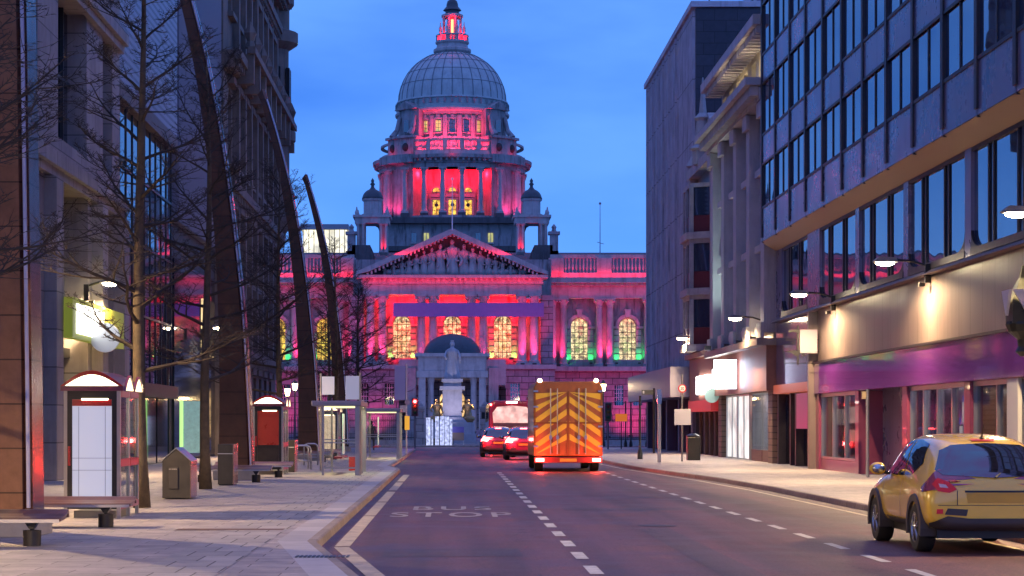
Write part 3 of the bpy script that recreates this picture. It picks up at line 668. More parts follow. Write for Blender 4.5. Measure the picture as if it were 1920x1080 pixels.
# left pavement: body, border band, kerb
KL = [(-0.05, -10), (-0.55, 18.3), (-0.93, 21.2), (-1.80, 27.5), (-1.80, 71.5), (-1.95, 74), (-2.3, 77), (-2.3, 130), (-4.5, 135.6), (-140, 135.8)]
def off(poly, d):   # shift a left-kerb polyline towards the buildings
    out = []
    for i, (x, y) in enumerate(poly):
        a = Vector(poly[max(i-1, 0)]); b = Vector(poly[min(i+1, len(poly)-1)]); t = (b-a).normalized(); out.append((x-t.y*d, y+t.x*d))
    return out
def strip(m, A, B, za, zb):
    for k in range(len(A)-1): m.quad((*A[k], za), (*A[k+1], za), (*B[k+1], zb), (*B[k], zb))
kb = MB(); o1 = off(KL, 0.02); o2 = off(KL, 0.15)
strip(kb, KL, o1, ZR-0.03, -0.02); strip(kb, o1, off(KL, 0.04), -0.02, 0.0); strip(kb, off(KL, 0.04), o2, 0.0, 0.0); kb.build('kerb', kerbm, kind='structure')
bd = MB(); o3 = off(KL[:8], 0.55); strip(bd, o2[:8], o3, 0.0, 0.0); bd.build('pavement_band', bandm, kind='structure')
pv = MB(); inner = o3+[(-4.5, 135.4), (-140, 135.4), (-140, -10)]
pv.face([pv.p(x, y, -0.001) for x, y in [(-0.6, -10)]+o3[1:]+[(-4.6, 135.5), (-140, 135.5), (-140, -10)]]); pv.build('pavement', pave, kind='structure')
m = MB(); m.quad((-3.35, -9, .004), (-2.45, -9, .004), (-2.45, 71, .004), (-3.35, 71, .004)); m.build('paving_strip', pave_small, kind='structure')
m = MB(); m.quad((-4.1, 30.2, .005), (-2.5, 30.2, .005), (-2.5, 30.65, .005), (-4.1, 30.65, .005)); m.build('inspection_cover', mat('brown cover slab', (0.17, 0.09, 0.06), 0.6, var=0.3, vs=8), kind='structure')
g = MB()
for k in range(13): g.box(-1.85+k*0.05, -1.85+k*0.05+0.03, 24.05, 24.4, 0.004, 0.010)
tag(g.build('drain_grate', darkmetal), 'small black slotted drain grate set in the pavement near the kerb corner', 'drain grate')
# right pavement
KR = [(8.05, -10), (8.05, 40), (8.0, 52), (7.75, 60), (7.2, 68), (6.75, 76), (6.6, 84), (6.6, 128), (8.5, 135.6), (140, 135.8)]
kb = MB(); q1 = off(KR, -0.02); q2 = off(KR, -0.15)
strip(kb, KR, q1, ZR-0.03, -0.02); strip(kb, q1, off(KR, -0.04), -0.02, 0.0); strip(kb, off(KR, -0.04), q2, 0.0, 0.0); kb.build('kerb', kerbm, kind='structure')
pv = MB(); pv.face([pv.p(x, y, -0.001) for x, y in q2[:9]+[(140, 135.6), (140, -10)]]); pv.build('pavement', pave, kind='structure')
# far pavement of the square and forecourt
m = MB(); m.box(-140, 140, 150.5, 154.0, -0.15, 0.0); m.build('square_pavement', pave, kind='structure')
m = MB(); m.box(-140, 140, 154.0, 199, -0.14, 0.02); m.build('forecourt', mat('forecourt gravel', (0.22, 0.20, 0.19), 0.8, var=0.3, vs=1.0, bump=0.3), kind='structure')
# painted marks
zp = ZR+0.006
m = MB()
def dash(m, x0, x1, y0, y1): m.quad((x0, y0, zp), (x1, y0, zp), (x1, y1, zp), (x0, y1, zp))
rr = random.Random(5)
y = 10.0
while y < 70:
    dash(m, 1.55, 1.71, y, y+1.35); y += 2.6
m.build('lane_marking', paint, kind='structure')
m = MB(); y = 12.0
while y < 78: dash(m, 5.24, 5.37, y, y+1.35); y += 2.6
m.build('lane_marking', paint, kind='structure')
m = MB()
for a, b in ((28.2, 37.5), (37.7, 44), (44.4, 51), (52, 59), (60, 68)): dash(m, -1.62, -1.41, a, b)
m.quad((-1.62, 28.0, zp), (-1.41, 28.0, zp), (-0.34, 19.5, zp), (-0.56, 19.5, zp)); m.quad((-0.56, 19.4, zp), (-0.34, 19.4, zp), (0.25, 8, zp), (0.0, 8, zp))
m.build('bus_bay_marking', cream, kind='structure')
m = MB(); pts = [(7.62, 5), (7.62, 40), (7.58, 52), (7.3, 61), (6.85, 69), (6.4, 77), (6.25, 85), (6.25, 128)]
for (xa, ya), (xb, yb) in zip(pts, pts[1:]): m.quad((xa-.05, ya, zp), (xa+.05, ya, zp), (xb+.05, yb, zp), (xb-.05, yb, zp))
m.build('edge_line', cream, kind='structure')
# BUS STOP lettering, elongated along the road
letterp = mat('faded road lettering', (0.40, 0.36, 0.35), 0.6, var=0.4, vs=5, streak=0.7, dirt=(0.13, 0.07, 0.07))
def road_text(body, x, y, w, h):
    cu = bpy.data.curves.new('t', 'FONT'); cu.body = body; cu.size = 1; cu.space_character = 1.25; cu.align_x = 'CENTER'; cu.align_y = 'CENTER'; cu.offset = 0.012
    tmp = bpy.data.objects.new('t', cu); COL.objects.link(tmp); bpy.context.view_layer.update()
    me = bpy.data.meshes.new_from_object(tmp.evaluated_get(bpy.context.evaluated_depsgraph_get())); bpy.data.objects.remove(tmp)
    xs = [v.co.x for v in me.vertices]; ys = [v.co.y for v in me.vertices]; cx_, cy_ = (min(xs)+max(xs))/2, (min(ys)+max(ys))/2
    for v in me.vertices: v.co = Vector(((v.co.x-cx_)*w/(max(xs)-min(xs)), (v.co.y-cy_)*h/(max(ys)-min(ys)), 0))
    me.materials.clear(); me.materials.append(letterp); me.name = 'road_lettering'
    ob = bpy.data.objects.new('road_lettering', me); COL.objects.link(ob); ob.location = (x, y, zp); ob['kind'] = 'structure'
road_text('BUS', 0.0, 41.0, 1.55, 1.75); road_text('STOP', -0.02, 38.1, 2.25, 1.9)
cov = mat('iron cover', (0.06, 0.045, 0.045), 0.5, metal=.3, var=.3, vs=12, bump=.4, bs=60)
for x, y, r_ in ((3.4, 34, .33), (0.6, 52, .33), (4.4, 47, .3)):
    m = MB(); m.face([m.p(x+r_*math.cos(k*.2618), y+r_*math.sin(k*.2618), zp) for k in range(24)]); m.build('manhole_cover', cov, kind='structure')
for x0, x1, y0, y1 in ((2.2, 4.6, 40, 41.1), (-0.9, 0.9, 26, 27.6), (3.0, 3.5, 16, 33)):
    m = MB(); m.quad((x0, y0, ZR+.003), (x1, y0+.2, ZR+.003), (x1, y1+.2, ZR+.003), (x0, y1, ZR+.003)); m.build('road_patch', asphalt('asphalt patch', (0.072, 0.038, 0.042)) if 'asphalt patch' not in MT else MT['asphalt patch'], kind='structure')

# ================================================================ LEFT SIDE BUILDINGS (face X = -11.3)
lstone = mat('pale grey stone cladding', (0.34, 0.31, 0.30), 0.7, var=0.2, vs=1.2, brick=('yz', 1.6, 1.05, 0.02, 0.4, 0.5), streak=0.25)
dark_win = glass_mat('dark tinted window', (0.015, 0.018, 0.025), 0.06, 0.7)
brown = mat('brown panel', (0.09, 0.06, 0.045), 0.6, var=0.25)
BL = thing('stone_shop_building', (-14, 45, 0), 'pale stone shop building with tall piers behind the bare trees, nearest on the left', 'building')
L = left(-11.3)
m = MB(L); ops = []
for a, b in ((30, 34.5), (37, 41.5), (44, 48.5), (51, 56), (58.5, 63.5), (66, 68.3)):
    ops += [(a, b, 0.1, 8.6), (a+.2, b-.2, 9.8, 14.2), (a+.2, b-.2, 15.4, 19.5)]
m.wall(-20, 69.6, 0, 22.5, 1.2, ops); m.box(-20, 69.6, 2.2, 14, 0, 22.5); m.build('wall', lstone, BL)
for z in (8.75, 14.35, 19.7, 22.1):
    s = MB(L); s.box(26, 69.4, -0.35, -0.002, z, z+0.38); s.box(26, 69.4, -0.2, -0.002, z-0.25, z-0.002); s.build('ledge', lstone, BL)
for a, b, c, d in ops:
    if c < 1:
        if b > 35:
            s = MB(L); s.box(a, b, 1.0, 1.1, 3.9, 8.6); s.build('brown_panel', brown, BL)
            s = MB(L); s.box(a, b, 0.9, 1.0, 0.1, 3.6); s.build('shop_window', dark_win, BL)
            s = MB(L); s.box(a+.02, b-.02, 0.55, 0.9, 3.6, 3.9); s.build('transom', darkmetal, BL)
    else:
        s = MB(L); s.box(a, b, 0.6, 0.68, c, d); w = s.build('window', dark_win, BL)
        f = MB(L)
        for k in range(1, 4): u = a+(b-a)*k/4; f.box(u-.05, u+.05, 0.5, 0.6, c, d)
        f.box(a, b, 0.48, 0.52, (c+d)/2-.05, (c+d)/2+.05); f.build('glazing_bar', darkmetal, w)
for y in (57.2, 64.7, 69.0):
    s = MB(L); s.box(y-0.5, y+0.5, -0.35, -0.003, 0, 8.45); s.build('pier', lstone, BL)
# lit shop sign band and projecting disc
sg = thing('lit_shop_sign', (-11.2, 61, 3.8), 'green and yellow fascia sign with a blazing white panel under the left street lamp', 'shop sign')
s = MB(L); s.box(57.6, 66.6, -0.62, -0.37, 4.0, 5.15); s.build('sign_box', mat('lime sign face', (0.30, 0.34, 0.04), 0.4, emit=(0.5, 0.6, 0.05), es=0.12), sg)
s = MB(L); s.box(58.2, 62.6, -0.66, -0.625, 4.15, 5.0); s.build('lit_panel', emis('white lit sign face', (1.0, 1.0, 0.92), 2.5), sg)
ds = MB(); ds.T = lambda x, y, z: (x, y, z)
cc = [(-10.28+0.44*math.cos(2*math.pi*k/32), 4.13+0.44*math.sin(2*math.pi*k/32)) for k in range(32)]
ds.prism(cc, 60.6, 60.72); dsg = thing('disc_sign', (-10.9, 60.66, 4.1), 'round plain white projecting sign beside the lime shop sign on the left', 'projecting sign')
ds.build('disc', mat('white sign disc', (0.75, 0.77, 0.8), 0.5), dsg)
s = MB(); s.tube([(-10.95, 60.66, 4.15), (-10.6, 60.66, 4.15)], 0.03, 6); s.build('bracket', darkmetal, dsg)
# glass fronted building with perforated screen
def screen_mat():
    m = mat('perforated metal screen', (0.30, 0.29, 0.36), 0.45, metal=0.5); n = m.node_tree; N = n.nodes; K = n.links
    geo = N.new('ShaderNodeNewGeometry'); sp = N.new('ShaderNodeSeparateXYZ'); K.new(geo.outputs['Position'], sp.inputs[0])
    cb = N.new('ShaderNodeCombineXYZ'); K.new(sp.outputs['Y'], cb.inputs[0]); K.new(sp.outputs['Z'], cb.inputs[1])
    v = N.new('ShaderNodeTexVoronoi'); v.inputs['Scale'].default_value = 3.6; v.inputs['Randomness'].default_value = 0.0; K.new(cb.outputs[0], v.inputs['Vector'])
    g = N.new('ShaderNodeMath'); g.operation = 'LESS_THAN'; g.inputs[1].default_value = 0.27; K.new(v.outputs['Distance'], g.inputs[0])
    x = N.new('ShaderNodeMix'); x.data_type = 'RGBA'; x.inputs['A'].default_value = (0.30, 0.29, 0.36, 1); x.inputs['B'].default_value = (0.02, 0.02, 0.03, 1)
    K.new(g.outputs[0], x.inputs['Factor']); K.new(x.outputs['Result'], N['Principled BSDF'].inputs['Base Color']); return m
GB = thing('glass_shop_building', (-14, 77, 0), 'glass fronted building with a perforated upper screen mirroring the red city hall', 'building')
mirror = glass_mat('mirror glass curtain', (0.03, 0.05, 0.06), 0.015, 1.0, wav=0.12)
mirror.node_tree.nodes['Principled BSDF'].inputs['IOR'].default_value = 2.6
s = MB(L); s.box(69.65, 84.6, 0.5, 12, 0, 24); s.build('core_wall', brown, GB)
s = MB(L); s.box(69.8, 84.4, 0.30, 0.36, 3.1, 12.75); gl = s.build('glass_wall', mirror, GB)
f = MB(L)
for k in range(0, 11): u = 69.8+14.6*k/10; f.box(u-.035, u+.035, 0.26, 0.30, 3.1, 12.75)
for z in (5.6, 8.2, 10.6): f.box(69.8, 84.4, 0.24, 0.258, z-.04, z+.04)
f.build('mullion', darkmetal, gl)
s = MB(L); s.box(69.7, 84.5, 0.0, 0.3, 12.75, 13.3); s.build('screen_beam', mat('bronze beam', (0.12, 0.07, 0.05), 0.5, var=.2), GB)
s = MB(L); s.box(69.7, 84.5, 0.05, 0.15, 13.3, 24); s.build('perforated_screen', screen_mat(), GB)
s = MB(L); s.box(69.7, 84.5, 0.0, 0.3, 2.6, 3.1); s.build('canopy_beam', darkmetal, GB)
for a, b in ((70.0, 73.4), (73.8, 77.2), (77.6, 81.0), (81.4, 84.3)):
    s = MB(L); s.box(a, b, 0.42, 0.48, 0.02, 2.6); s.build('shop_glass', dark_win, GB)
s = MB(); s.box(-10.9, -10.0, 83, 83.1, 0.4, 2.5); s2 = thing('lit_poster_stand', (-10.45, 83.05, 0), 'tall free standing poster panel with a green lit edge by the glass shopfront', 'poster stand')
s.build('poster', mat('pale mint poster', (0.45, 0.62, 0.55), 0.4, emit=(0.35, 0.6, 0.5), es=0.25, var=0.4, vs=4), s2)
s = MB(); s.box(-11.05, -10.92, 82.98, 83.12, 0, 2.55); s.box(-9.98, -9.9, 82.98, 83.12, 0, 2.55); s.build('frame', emis('green edge light', (0.45, 0.9, 0.25), 0.8), s2)
# dark louvred building between
DB = thing('louvred_building', (-14, 93, 0), 'dark building with vertical louvres half hidden behind the second leaning copper mast', 'building')
s = MB(L); s.box(84.7, 100.9, 0.4, 12, 0, 26); s.build('wall', mat('charcoal cladding', (0.035, 0.04, 0.045), 0.6, var=0.3), DB)
s = MB(L)
for k in range(46): s.box(85.2+k*0.34, 85.2+k*0.34+0.12, 0.05, 0.39, 10.0, 24.0)
s.build('louvre_screen', mat('lavender metal louvre', (0.28, 0.27, 0.33), 0.5, metal=0.3), DB)
s = MB(L); s.box(85.5, 100, 0.3, 0.39, 0.1, 8.5); s.build('window', dark_win, DB)
for z, c in ((4.7, 0), (5.9, 1)):
    pass
s = MB(L); s.box(95.2, 98.9, 0.22, 0.29, 4.8, 7.4); lw = s.build('lit_window', emis('warm lit shop window', (1.0, 0.72, 0.35), 1.6, ('yz', 1.6, 0.4, 'blot')), DB)
f = MB(L)
for k in range(12): f.box(95.2+k*0.32, 95.25+k*0.32, 0.15, 0.215, 4.8, 7.4)
f.build('blind', darkmetal, lw)
# ornate Victorian store
OB = thing('ornate_stone_building', (-14, 116, 0), 'dark ornate Victorian stone building with balconies and a corner turret by the square', 'building')
ost = mat('soot brown sandstone', (0.20, 0.16, 0.14), 0.8, var=0.35, vs=0.9, streak=0.5, bump=0.4, bs=5)
ops = []; cols = [103.2+k*3.3 for k in range(8)]
for y in cols: ops += [(y, y+1.5, 9.3, 12.4, True), (y, y+1.5, 14.8, 18.6, True), (y, y+1.5, 22.4, 25.2), (y, y+1.5, 0.3, 4.2)]
m = MB(L); m.wall(101, 131, 0, 29, 0.8, ops); m.box(101, 131, 0.9, 14, 0, 29); m.build('wall', ost, OB)
for y in cols:
    for (c, d) in ((9.3, 12.4), (14.8, 18.6), (22.4, 25.2), (0.3, 4.2)):
        s = MB(L); s.box(y, y+1.5, 0.5, 0.58, c, d); w = s.build('window', dark_win, OB)
        f = MB(L); f.box(y+.71, y+.79, 0.42, 0.5, c, d-.1); f.box(y, y+1.5, 0.40, 0.415, (c+d)/2, (c+d)/2+.08); f.build('glazing_bar', lstone, w)
        f = MB(L); f.box(y-.25, y+1.75, -0.3, -0.01, c-.3, c-.05); f.build('window_sill', ost, w); f = MB(L); f.box(y-.3, y+1.8, -0.35, -0.01, d+.1, d+.45); f.build('window_hood', ost, w)
    s = MB(L); s.box(y+2.1, y+2.7, -0.35, -0.003, 5.2, 28.0); s.lathe([(0.1, 0)], 0, 0, 3) if False else None
    s.build('pilaster', ost, OB)
for z, d in ((5.0, .5), (13.2, .6), (19.6, 0.9), (26.2, .6), (28.2, 1.0)):
    s = MB(L); s.box(101, 131.6, -d, -0.004, z, z+0.45); s.box(101, 131.4, -d*0.6, -0.004, z-0.4, z-0.003)
    for k in range(38): s.box(101.2+k*0.8, 101.5+k*0.8, -d*0.85, -d*0.6-.003, z-0.35, z-0.003)
    s.build('cornice', ost, OB)
s = MB(L)
s.box(104, 131.9, -1.3, -0.91, 20.4, 20.75)
for k in range(9): y = 104.5+k*3.3; s.box(y-.25, y+.25, -1.2, -0.36, 18.9, 20.4); s.lathe([(0.3, 20.75), (0.2, 21.1), (0.35, 21.5), (0.05, 22.1)], y, -1.0, 6) 
s.build('balcony', ost, OB)
s = MB(); 
prof = [(0.3, 13.0), (1.4, 14.2), (1.5, 14.8), (1.2, 15.0), (1.2, 19.3), (1.6, 19.6), (1.6, 20.2), (1.15, 20.4), (1.15, 25.4), (1.75, 25.8), (1.75, 26.5), (1.2, 26.7), (1.2, 28.0), (1.5, 28.3), (1.5, 29), (1.1, 30), (1.2, 31.5), (0.6, 33.5), (0.1, 36)]
s.lathe(prof, -11.6, 130.8, 16); tr = s.build('corner_turret', ost, OB, smooth=True, auto=35)
for a in (-60, -20, 20, 60):
    f = MB(); x, y = -11.6+1.21*math.cos(R(a)), 130.8+1.21*math.sin(R(a)); f.box(x-.12, x+.12, y-.25, y+.25, 21.2, 24.2); f.build('turret_window', dark_win, tr)
# lit roof storey far behind on the left
FB = thing('far_office_block', (-17, 285, 0), 'distant office block with a brightly lit glazed top floor, left of the hall chimney', 'building')
s = MB(); s.box(-20.8, -14.2, 280, 292, 0, 25.0); s.box(-20.8, -14.2, 280, 292, 28.2, 28.9); s.build('wall', mat('pale office cladding', (0.35, 0.36, 0.40), 0.6, var=.1), FB)
s = MB(); s.box(-20.5, -14.5, 281, 291, 25.0, 28.2); lw = s.build('lit_top_floor', emis('office lights', (1.0, 0.93, 0.70), 1.2, ('xz', 0.5, 0.25, 'blot')), FB)
f = MB()
for k in range(9): f.box(-20.4+k*0.7, -20.32+k*0.7, 280.7, 280.9, 25, 28.2)
f.build('mullion', darkmetal, lw)
# ================================================================ RIGHT SIDE BUILDINGS (face X = 12.8)
RT = right(12.8)
conc = mat('ribbed concrete', (0.56, 0.53, 0.58), 0.75, var=0.2, vs=1.0, streak=0.5, bump=0.15, bs=12, seams=('z', 3.3, 0.06, 0.5, 0.6))
conc_dark = mat('dark tiled flank wall', (0.055, 0.058, 0.075), 0.7, var=0.25, brick=('xz', 1.2, 0.6, 0.02, 0.5, 0.4))
blueglass = glass_mat('sky mirroring office glass', (0.03, 0.05, 0.10), 0.02, 1.0, wav=0.35)
blueglass.node_tree.nodes['Principled BSDF'].inputs['IOR'].default_value = 2.4
bronze = mat('dark bronze mullion', (0.045, 0.038, 0.045), 0.45, metal=0.4, var=.15)
mauve = mat('mauve spandrel panel', (0.22, 0.19, 0.29), 0.28, metal=0.3, var=0.2, vs=0.8, streak=0.35)
beige = mat('beige metal cladding', (0.25, 0.195, 0.175), 0.38, metal=0.15, var=0.2, vs=0.9, streak=0.25, seams=('y', 1.15, 0.02, 0.35, 0.6))
# --- E: tall ribbed slab building
EB = thing('concrete_office_tower', (19, 121, 0), 'tall ribbed concrete office building with a dark blank flank at the far right end', 'building')
m = MB(RT); ops = []; ys = [132, 128.7, 125.7, 122.3, 119, 115.4]
rows = [(20.6, 23.0), (17.3, 19.3), (14.0, 16.0), (10.7, 12.7), (7.4, 9.4)]
for y in ys:
    for c, d in rows: ops.append((y-0.55, y+0.55, c, d))
m.wall(108, 134, 4.6, 23.5, 0.6, ops); m.box(108.05, 134, 0.7, 9, 4.6, 23.4); m.build('front_wall', conc, EB)
m = MB(); m.box(12.82, 22, 107.7, 107.98, 0, 23.45); m.build('flank_wall', conc_dark, EB)
m = MB(RT)
for k in range(78):
    y = 108.15+k*0.333
    if all(abs(y-w) > 0.62 for w in ys): m.box(y-.05, y+.05, -0.14, -0.002, 4.6, 23.4)
for w in ys:
    for t in (-0.62, 0.62): m.box(w+t-.06, w+t+.06, -0.2, -0.002, 4.6, 23.4)
m.build('rib', conc, EB, kind=None)
for y in ys:
    for c, d in rows:
        s = MB(RT); s.box(y-.55, y+.55, 0.35, 0.4, c, d); w = s.build('window', dark_glass, EB)
        f = MB(RT); f.box(y-.03, y+.03, 0.3, 0.35, c, d); f.box(y-.55, y+.55, 0.27, 0.29, c+.6, c+.66); f.build('glazing_bar', darkmetal, w)
m = MB(); m.box(12.55, 22, 107.6, 134.2, 23.5, 23.8); m.build('parapet', conc, EB)
m = MB(); m.box(16.2, 19, 109, 114, 23.8, 25.3); m.build('roof_plant_room', mauve, EB)
m = MB()
for x in (13.6, 15.9): m.tube([(x, 108.4, 23.8), (x, 108.4, 24.7)], .04, 5)
m.tube([(13.6, 108.4, 24.7), (15.9, 108.4, 24.7)], .04, 5); m.tube([(13.6, 108.4, 24.25), (15.9, 108.4, 24.25)], .03, 5); m.build('roof_rail', darkmetal, EB)
m = MB(RT); m.box(108.1, 134, -1.3, 0.7, 3.0, 4.6); m.build('canopy', mat('lavender canopy fascia', (0.33, 0.30, 0.37), 0.4, metal=.3, var=.1), EB)
m = MB(RT); m.box(108.1, 134, 0.5, 9, 0, 3.0); m.build('shop_front', dark_glass, EB)
for y in (108.6, 115, 121.5, 128, 133.5):
    m = MB(RT); m.box(y-.35, y+.35, -0.1, 0.48, 0, 3.0); m.build('pier', mat('purple grey pier', (0.16, 0.13, 0.18), 0.5), EB)
m = MB(RT); m.box(109.5, 114.5, 0.38, 0.46, 2.1, 2.9); m.build('striped_blind', mat('pink white striped blind', (0.5, 0.35, 0.42), 0.6, seams=('z', 0.4, 0.18, 0.4, 0.2)), EB)
# --- D: narrow gabled bay with oriel and pinnacle
dst = mat('pale narrow facade stone', (0.42, 0.40, 0.40), 0.7, var=0.2, streak=0.35, bump=0.2, bs=8)
NB = thing('narrow_gabled_building', (17, 102.5, 0), 'narrow pale gabled building with maroon oriel panels and a slender pinnacle, squeezed beside the tower', 'building')
m = MB(RT); ops = [(99, 100.3, z, z+1.8) for z in (5.6, 8.4, 11.2)]
m.wall(98, 107.6, 3.6, 14.8, 0.5, ops); m.box(98, 107.6, 0.6, 8, 3.6, 14.8); m.prism([(98, 14.8), (107.6, 14.8), (102.8, 17.2)], 0, 8, 'y'); m.build('wall', dst, NB)
for (a, b, c, d) in ops: s = MB(RT); s.box(a, b, 0.3, 0.35, c, d); s.build('window', dark_glass, NB)
o = MB(RT)
for z in (5.4, 8.2, 11.0):
    o.prism([(101.6, 0), (102.3, -1.1), (105.3, -1.1), (106, 0)], z-0.2, z+0.15, 'z'); o.prism([(101.8, 0), (102.4, -0.95), (105.2, -0.95), (105.8, 0)], z+2.4, z+2.6, 'z')
    for y, d in ((102.35, -.95), (103.8, -.98), (105.2, -.95)): o.box(y-.12, y+.12, d, d+.2, z+0.15, z+2.4)
o.build('oriel_frame', dst, NB)
for z in (5.4, 8.2, 11.0):
    s = MB(RT); s.prism([(101.9, 0), (102.4, -0.85), (105.2, -0.85), (105.7, 0)], z+1.0, z+2.38, 'z'); s.build('oriel_window', dark_glass, NB)
    s = MB(RT); s.prism([(101.85, 0), (102.4, -0.89), (105.2, -0.89), (105.75, 0)], z+0.16, z+0.98, 'z'); s.build('maroon_panel', mat('maroon panel', (0.14, 0.02, 0.03), 0.5), NB)
s = MB(); s.lathe([(0.55, 14.6), (0.5, 15.3), (0.7, 15.4), (0.42, 15.6), (0.32, 16.8), (0.45, 16.95), (0.2, 17.2), (0.03, 19.0)], 12.6, 103, 8); s.build('pinnacle', dst, NB)
for y in (98.6, 106.8): s = MB(); s.lathe([(0.35, 13.8), (0.3, 14.9), (0.42, 15.0), (0.15, 15.5), (0.02, 16.4)], 12.6, y, 8); s.build('pinnacle', dst, NB)
m = MB(RT); m.box(97.8, 107.7, -0.5, -0.003, 14.3, 14.78); m.build('cornice', dst, NB)
# --- C: classical building
cst = mat('pale lavender painted stone', (0.46, 0.44, 0.46), 0.65, var=0.15, vs=1.4, streak=0.3, bump=0.15, bs=9)
CB = thing('classical_stone_building', (17, 89.5, 0), 'pale classical building with giant pilasters and a deep dentilled cornice below a lit attic floor', 'building')
pil = [81.6, 85.6, 89.6, 93.6, 97.5]; ops = []
for a, b in zip(pil, pil[1:]):
    for c, d in ((5.6, 8.0), (8.9, 11.1), (12.0, 13.9)): ops.append((a+1.1, b-1.1, c, d))
m = MB(RT); m.wall(81.05, 98, 5.0, 15.0, 0.8, ops); m.box(81.05, 98, 0.9, 9, 0, 18.0); m.build('wall', cst, CB)
for (a, b, c, d) in ops:
    s = MB(RT); s.box(a, b, 0.5, 0.56, c, d); w = s.build('window', dark_glass, CB)
    f = MB(RT); f.box((a+b)/2-.05, (a+b)/2+.05, 0.42, 0.5, c, d); f.box(a, b, 0.39, 0.41, (c+d)/2-.04, (c+d)/2+.04); f.build('glazing_bar', white_frame, w)
    f = MB(RT); f.box(a-.2, b+.2, -0.3, -0.003, c-.3, c-.02); f.build('sill', cst, w)
for y in pil:
    s = MB(RT); s.box(y-.45, y+.45, -0.45, -0.003, 5.2, 14.4); s.box(y-.6, y+.6, -0.6, -0.46, 13.8, 14.4); s.box(y-.58, y+.58, -0.6, -0.46, 5.0, 5.6); s.build('pilaster', cst, CB)
m = MB(RT); m.box(81.05, 98, -0.65, -0.003, 14.43, 14.9); m.box(81.05, 98.2, -1.2, -0.003, 15.0, 15.3)
for k in range(42): m.box(81.2+k*0.4, 81.4+k*0.4, -1.0, -0.66, 14.6, 14.98)
m.build('cornice', cst, CB)
aops = [(82.3+k*2.35, 83.6+k*2.35, 15.6, 17.0) for k in range(7)]
m = MB(RT); m.wall(81.05, 98, 15.31, 17.4, 0.8, aops, 0.1); m.build('attic_wall', mat('cream attic stone', (0.62, 0.55, 0.42), 0.65, var=.1), CB)
for (a, b, c, d) in aops: s = MB(RT); s.box(a, b, 0.55, 0.6, c, d); s.build('attic_window', emis('dim lit attic window', (1.0, 0.82, 0.5), 0.5, ('yz', 0.7, 0.2, 'blot')), CB)
m = MB(RT); m.box(81.05, 98.2, -0.9, 0.9, 17.4, 17.8)
for k in range(24): m.box(81.2+k*0.7, 81.5+k*0.7, -0.75, 0.0, 17.1, 17.395)
m.build('top_cornice', cst, CB)
m = MB(RT); m.prism([(81.05, 17.8), (98, 17.8), (98, 18.9), (81.05, 18.9)], 0.2, 1.2, 'y'); m.build('parapet', cst, CB)
# --- A: modern office block
AB = thing('modern_office_block', (19, 60, 0), 'modern bronze and mauve office block with rows of sky mirroring windows, nearest on the right', 'building')
m = MB(right(12.9)); m.box(20, 80.9, 0.6, 14, 0, 21.5); m.build('core_wall', mauve, AB)
U = right(12.2)
W = 1.65*2; y0 = 77.3; cols = [80.6-k*W for k in range(0, 18)]       # mullion lines
wr = [(10.1, 11.72), (12.95, 14.9), (16.1, 18.0), (19.2, 21.0)]
m = MB(U); sp_ops = []
for c, d in wr: sp_ops.append((22, 80.9, c, d))
m.wall(22, 80.9, 8.75, 21.5, 0.5, sp_ops); m.build('spandrel_wall', mauve, AB)
for a in cols[:-1]:
    b = a-W
    m = MB(U); m.box(a-.13, a+.13, -0.05, 0.5, 8.9, 21.5); m.prism([(-0.16, 8.9), (0.5, 8.9), (0.5, 8.3), (0.2, 8.45)], a-.16, a+.16, 'x') if False else None
    m.box(a-.04, a+.04, 0.0, 0.3, 8.70, 8.9); m.build('mullion', bronze, AB)
    for (c, d) in wr[:3]:
        s = MB(U); s.box(b+.13, a-.13, 0.035, 0.07, c, d); w = s.build('window', blueglass, AB)
        f = MB(U); f.box(a-W/2-.05, a-W/2+.05, 0.005, 0.034, c, d); f.box(b+.13, a-.13, -0.03, 0.034, c-.09, c); f.box(b+.13, a-.13, -0.03, 0.034, d, d+.09); f.build('window_frame', bronze, w)
m = MB(); m.prism([(12.22, 8.74), (12.78, 8.40), (12.9, 8.40), (12.9, 8.74)], 22, 80.9, 'y'); m.build('soffit', mat('tan soffit', (0.42, 0.30, 0.20), 0.6), AB)
# first floor with big rounded windows
V = RT; wy = [(b_, b_+6.35) for b_ in (74.0, 65.05, 58.1, 51.15, 44.2, 37.2, 30.2)]
wy[0] = (73.8, 79.6)
def rrect(a, b, c, d, r=0.45, n=5):
    pts = []
    for cx_, cz_, s0 in ((b-r*2, d-.02, None),): pass
    pts = [(a, d), (a, c+r)]
    for k in range(1, n+1): t = math.pi+math.pi/2*k/n; pts.append((a+2*r+2*r*math.cos(t), c+r+r*math.sin(t)))
    for k in range(0, n+1): t = 1.5*math.pi+math.pi/2*k/n; pts.append((b-2*r+2*r*math.cos(t), c+r+r*math.sin(t)))
    pts.append((b, d)); return pts
m = MB(V)
ys_ = sorted([80.9]+[v for w in wy for v in w]+[22])
m.box(22, 80.9, 0, 0.6, 8.42, 8.44)
for k in range(0, len(ys_)-1, 2): m.box(ys_[k], ys_[k+1], 0.0, 0.6, 5.72, 8.40)
m.build('first_floor_pier', mauve, AB)
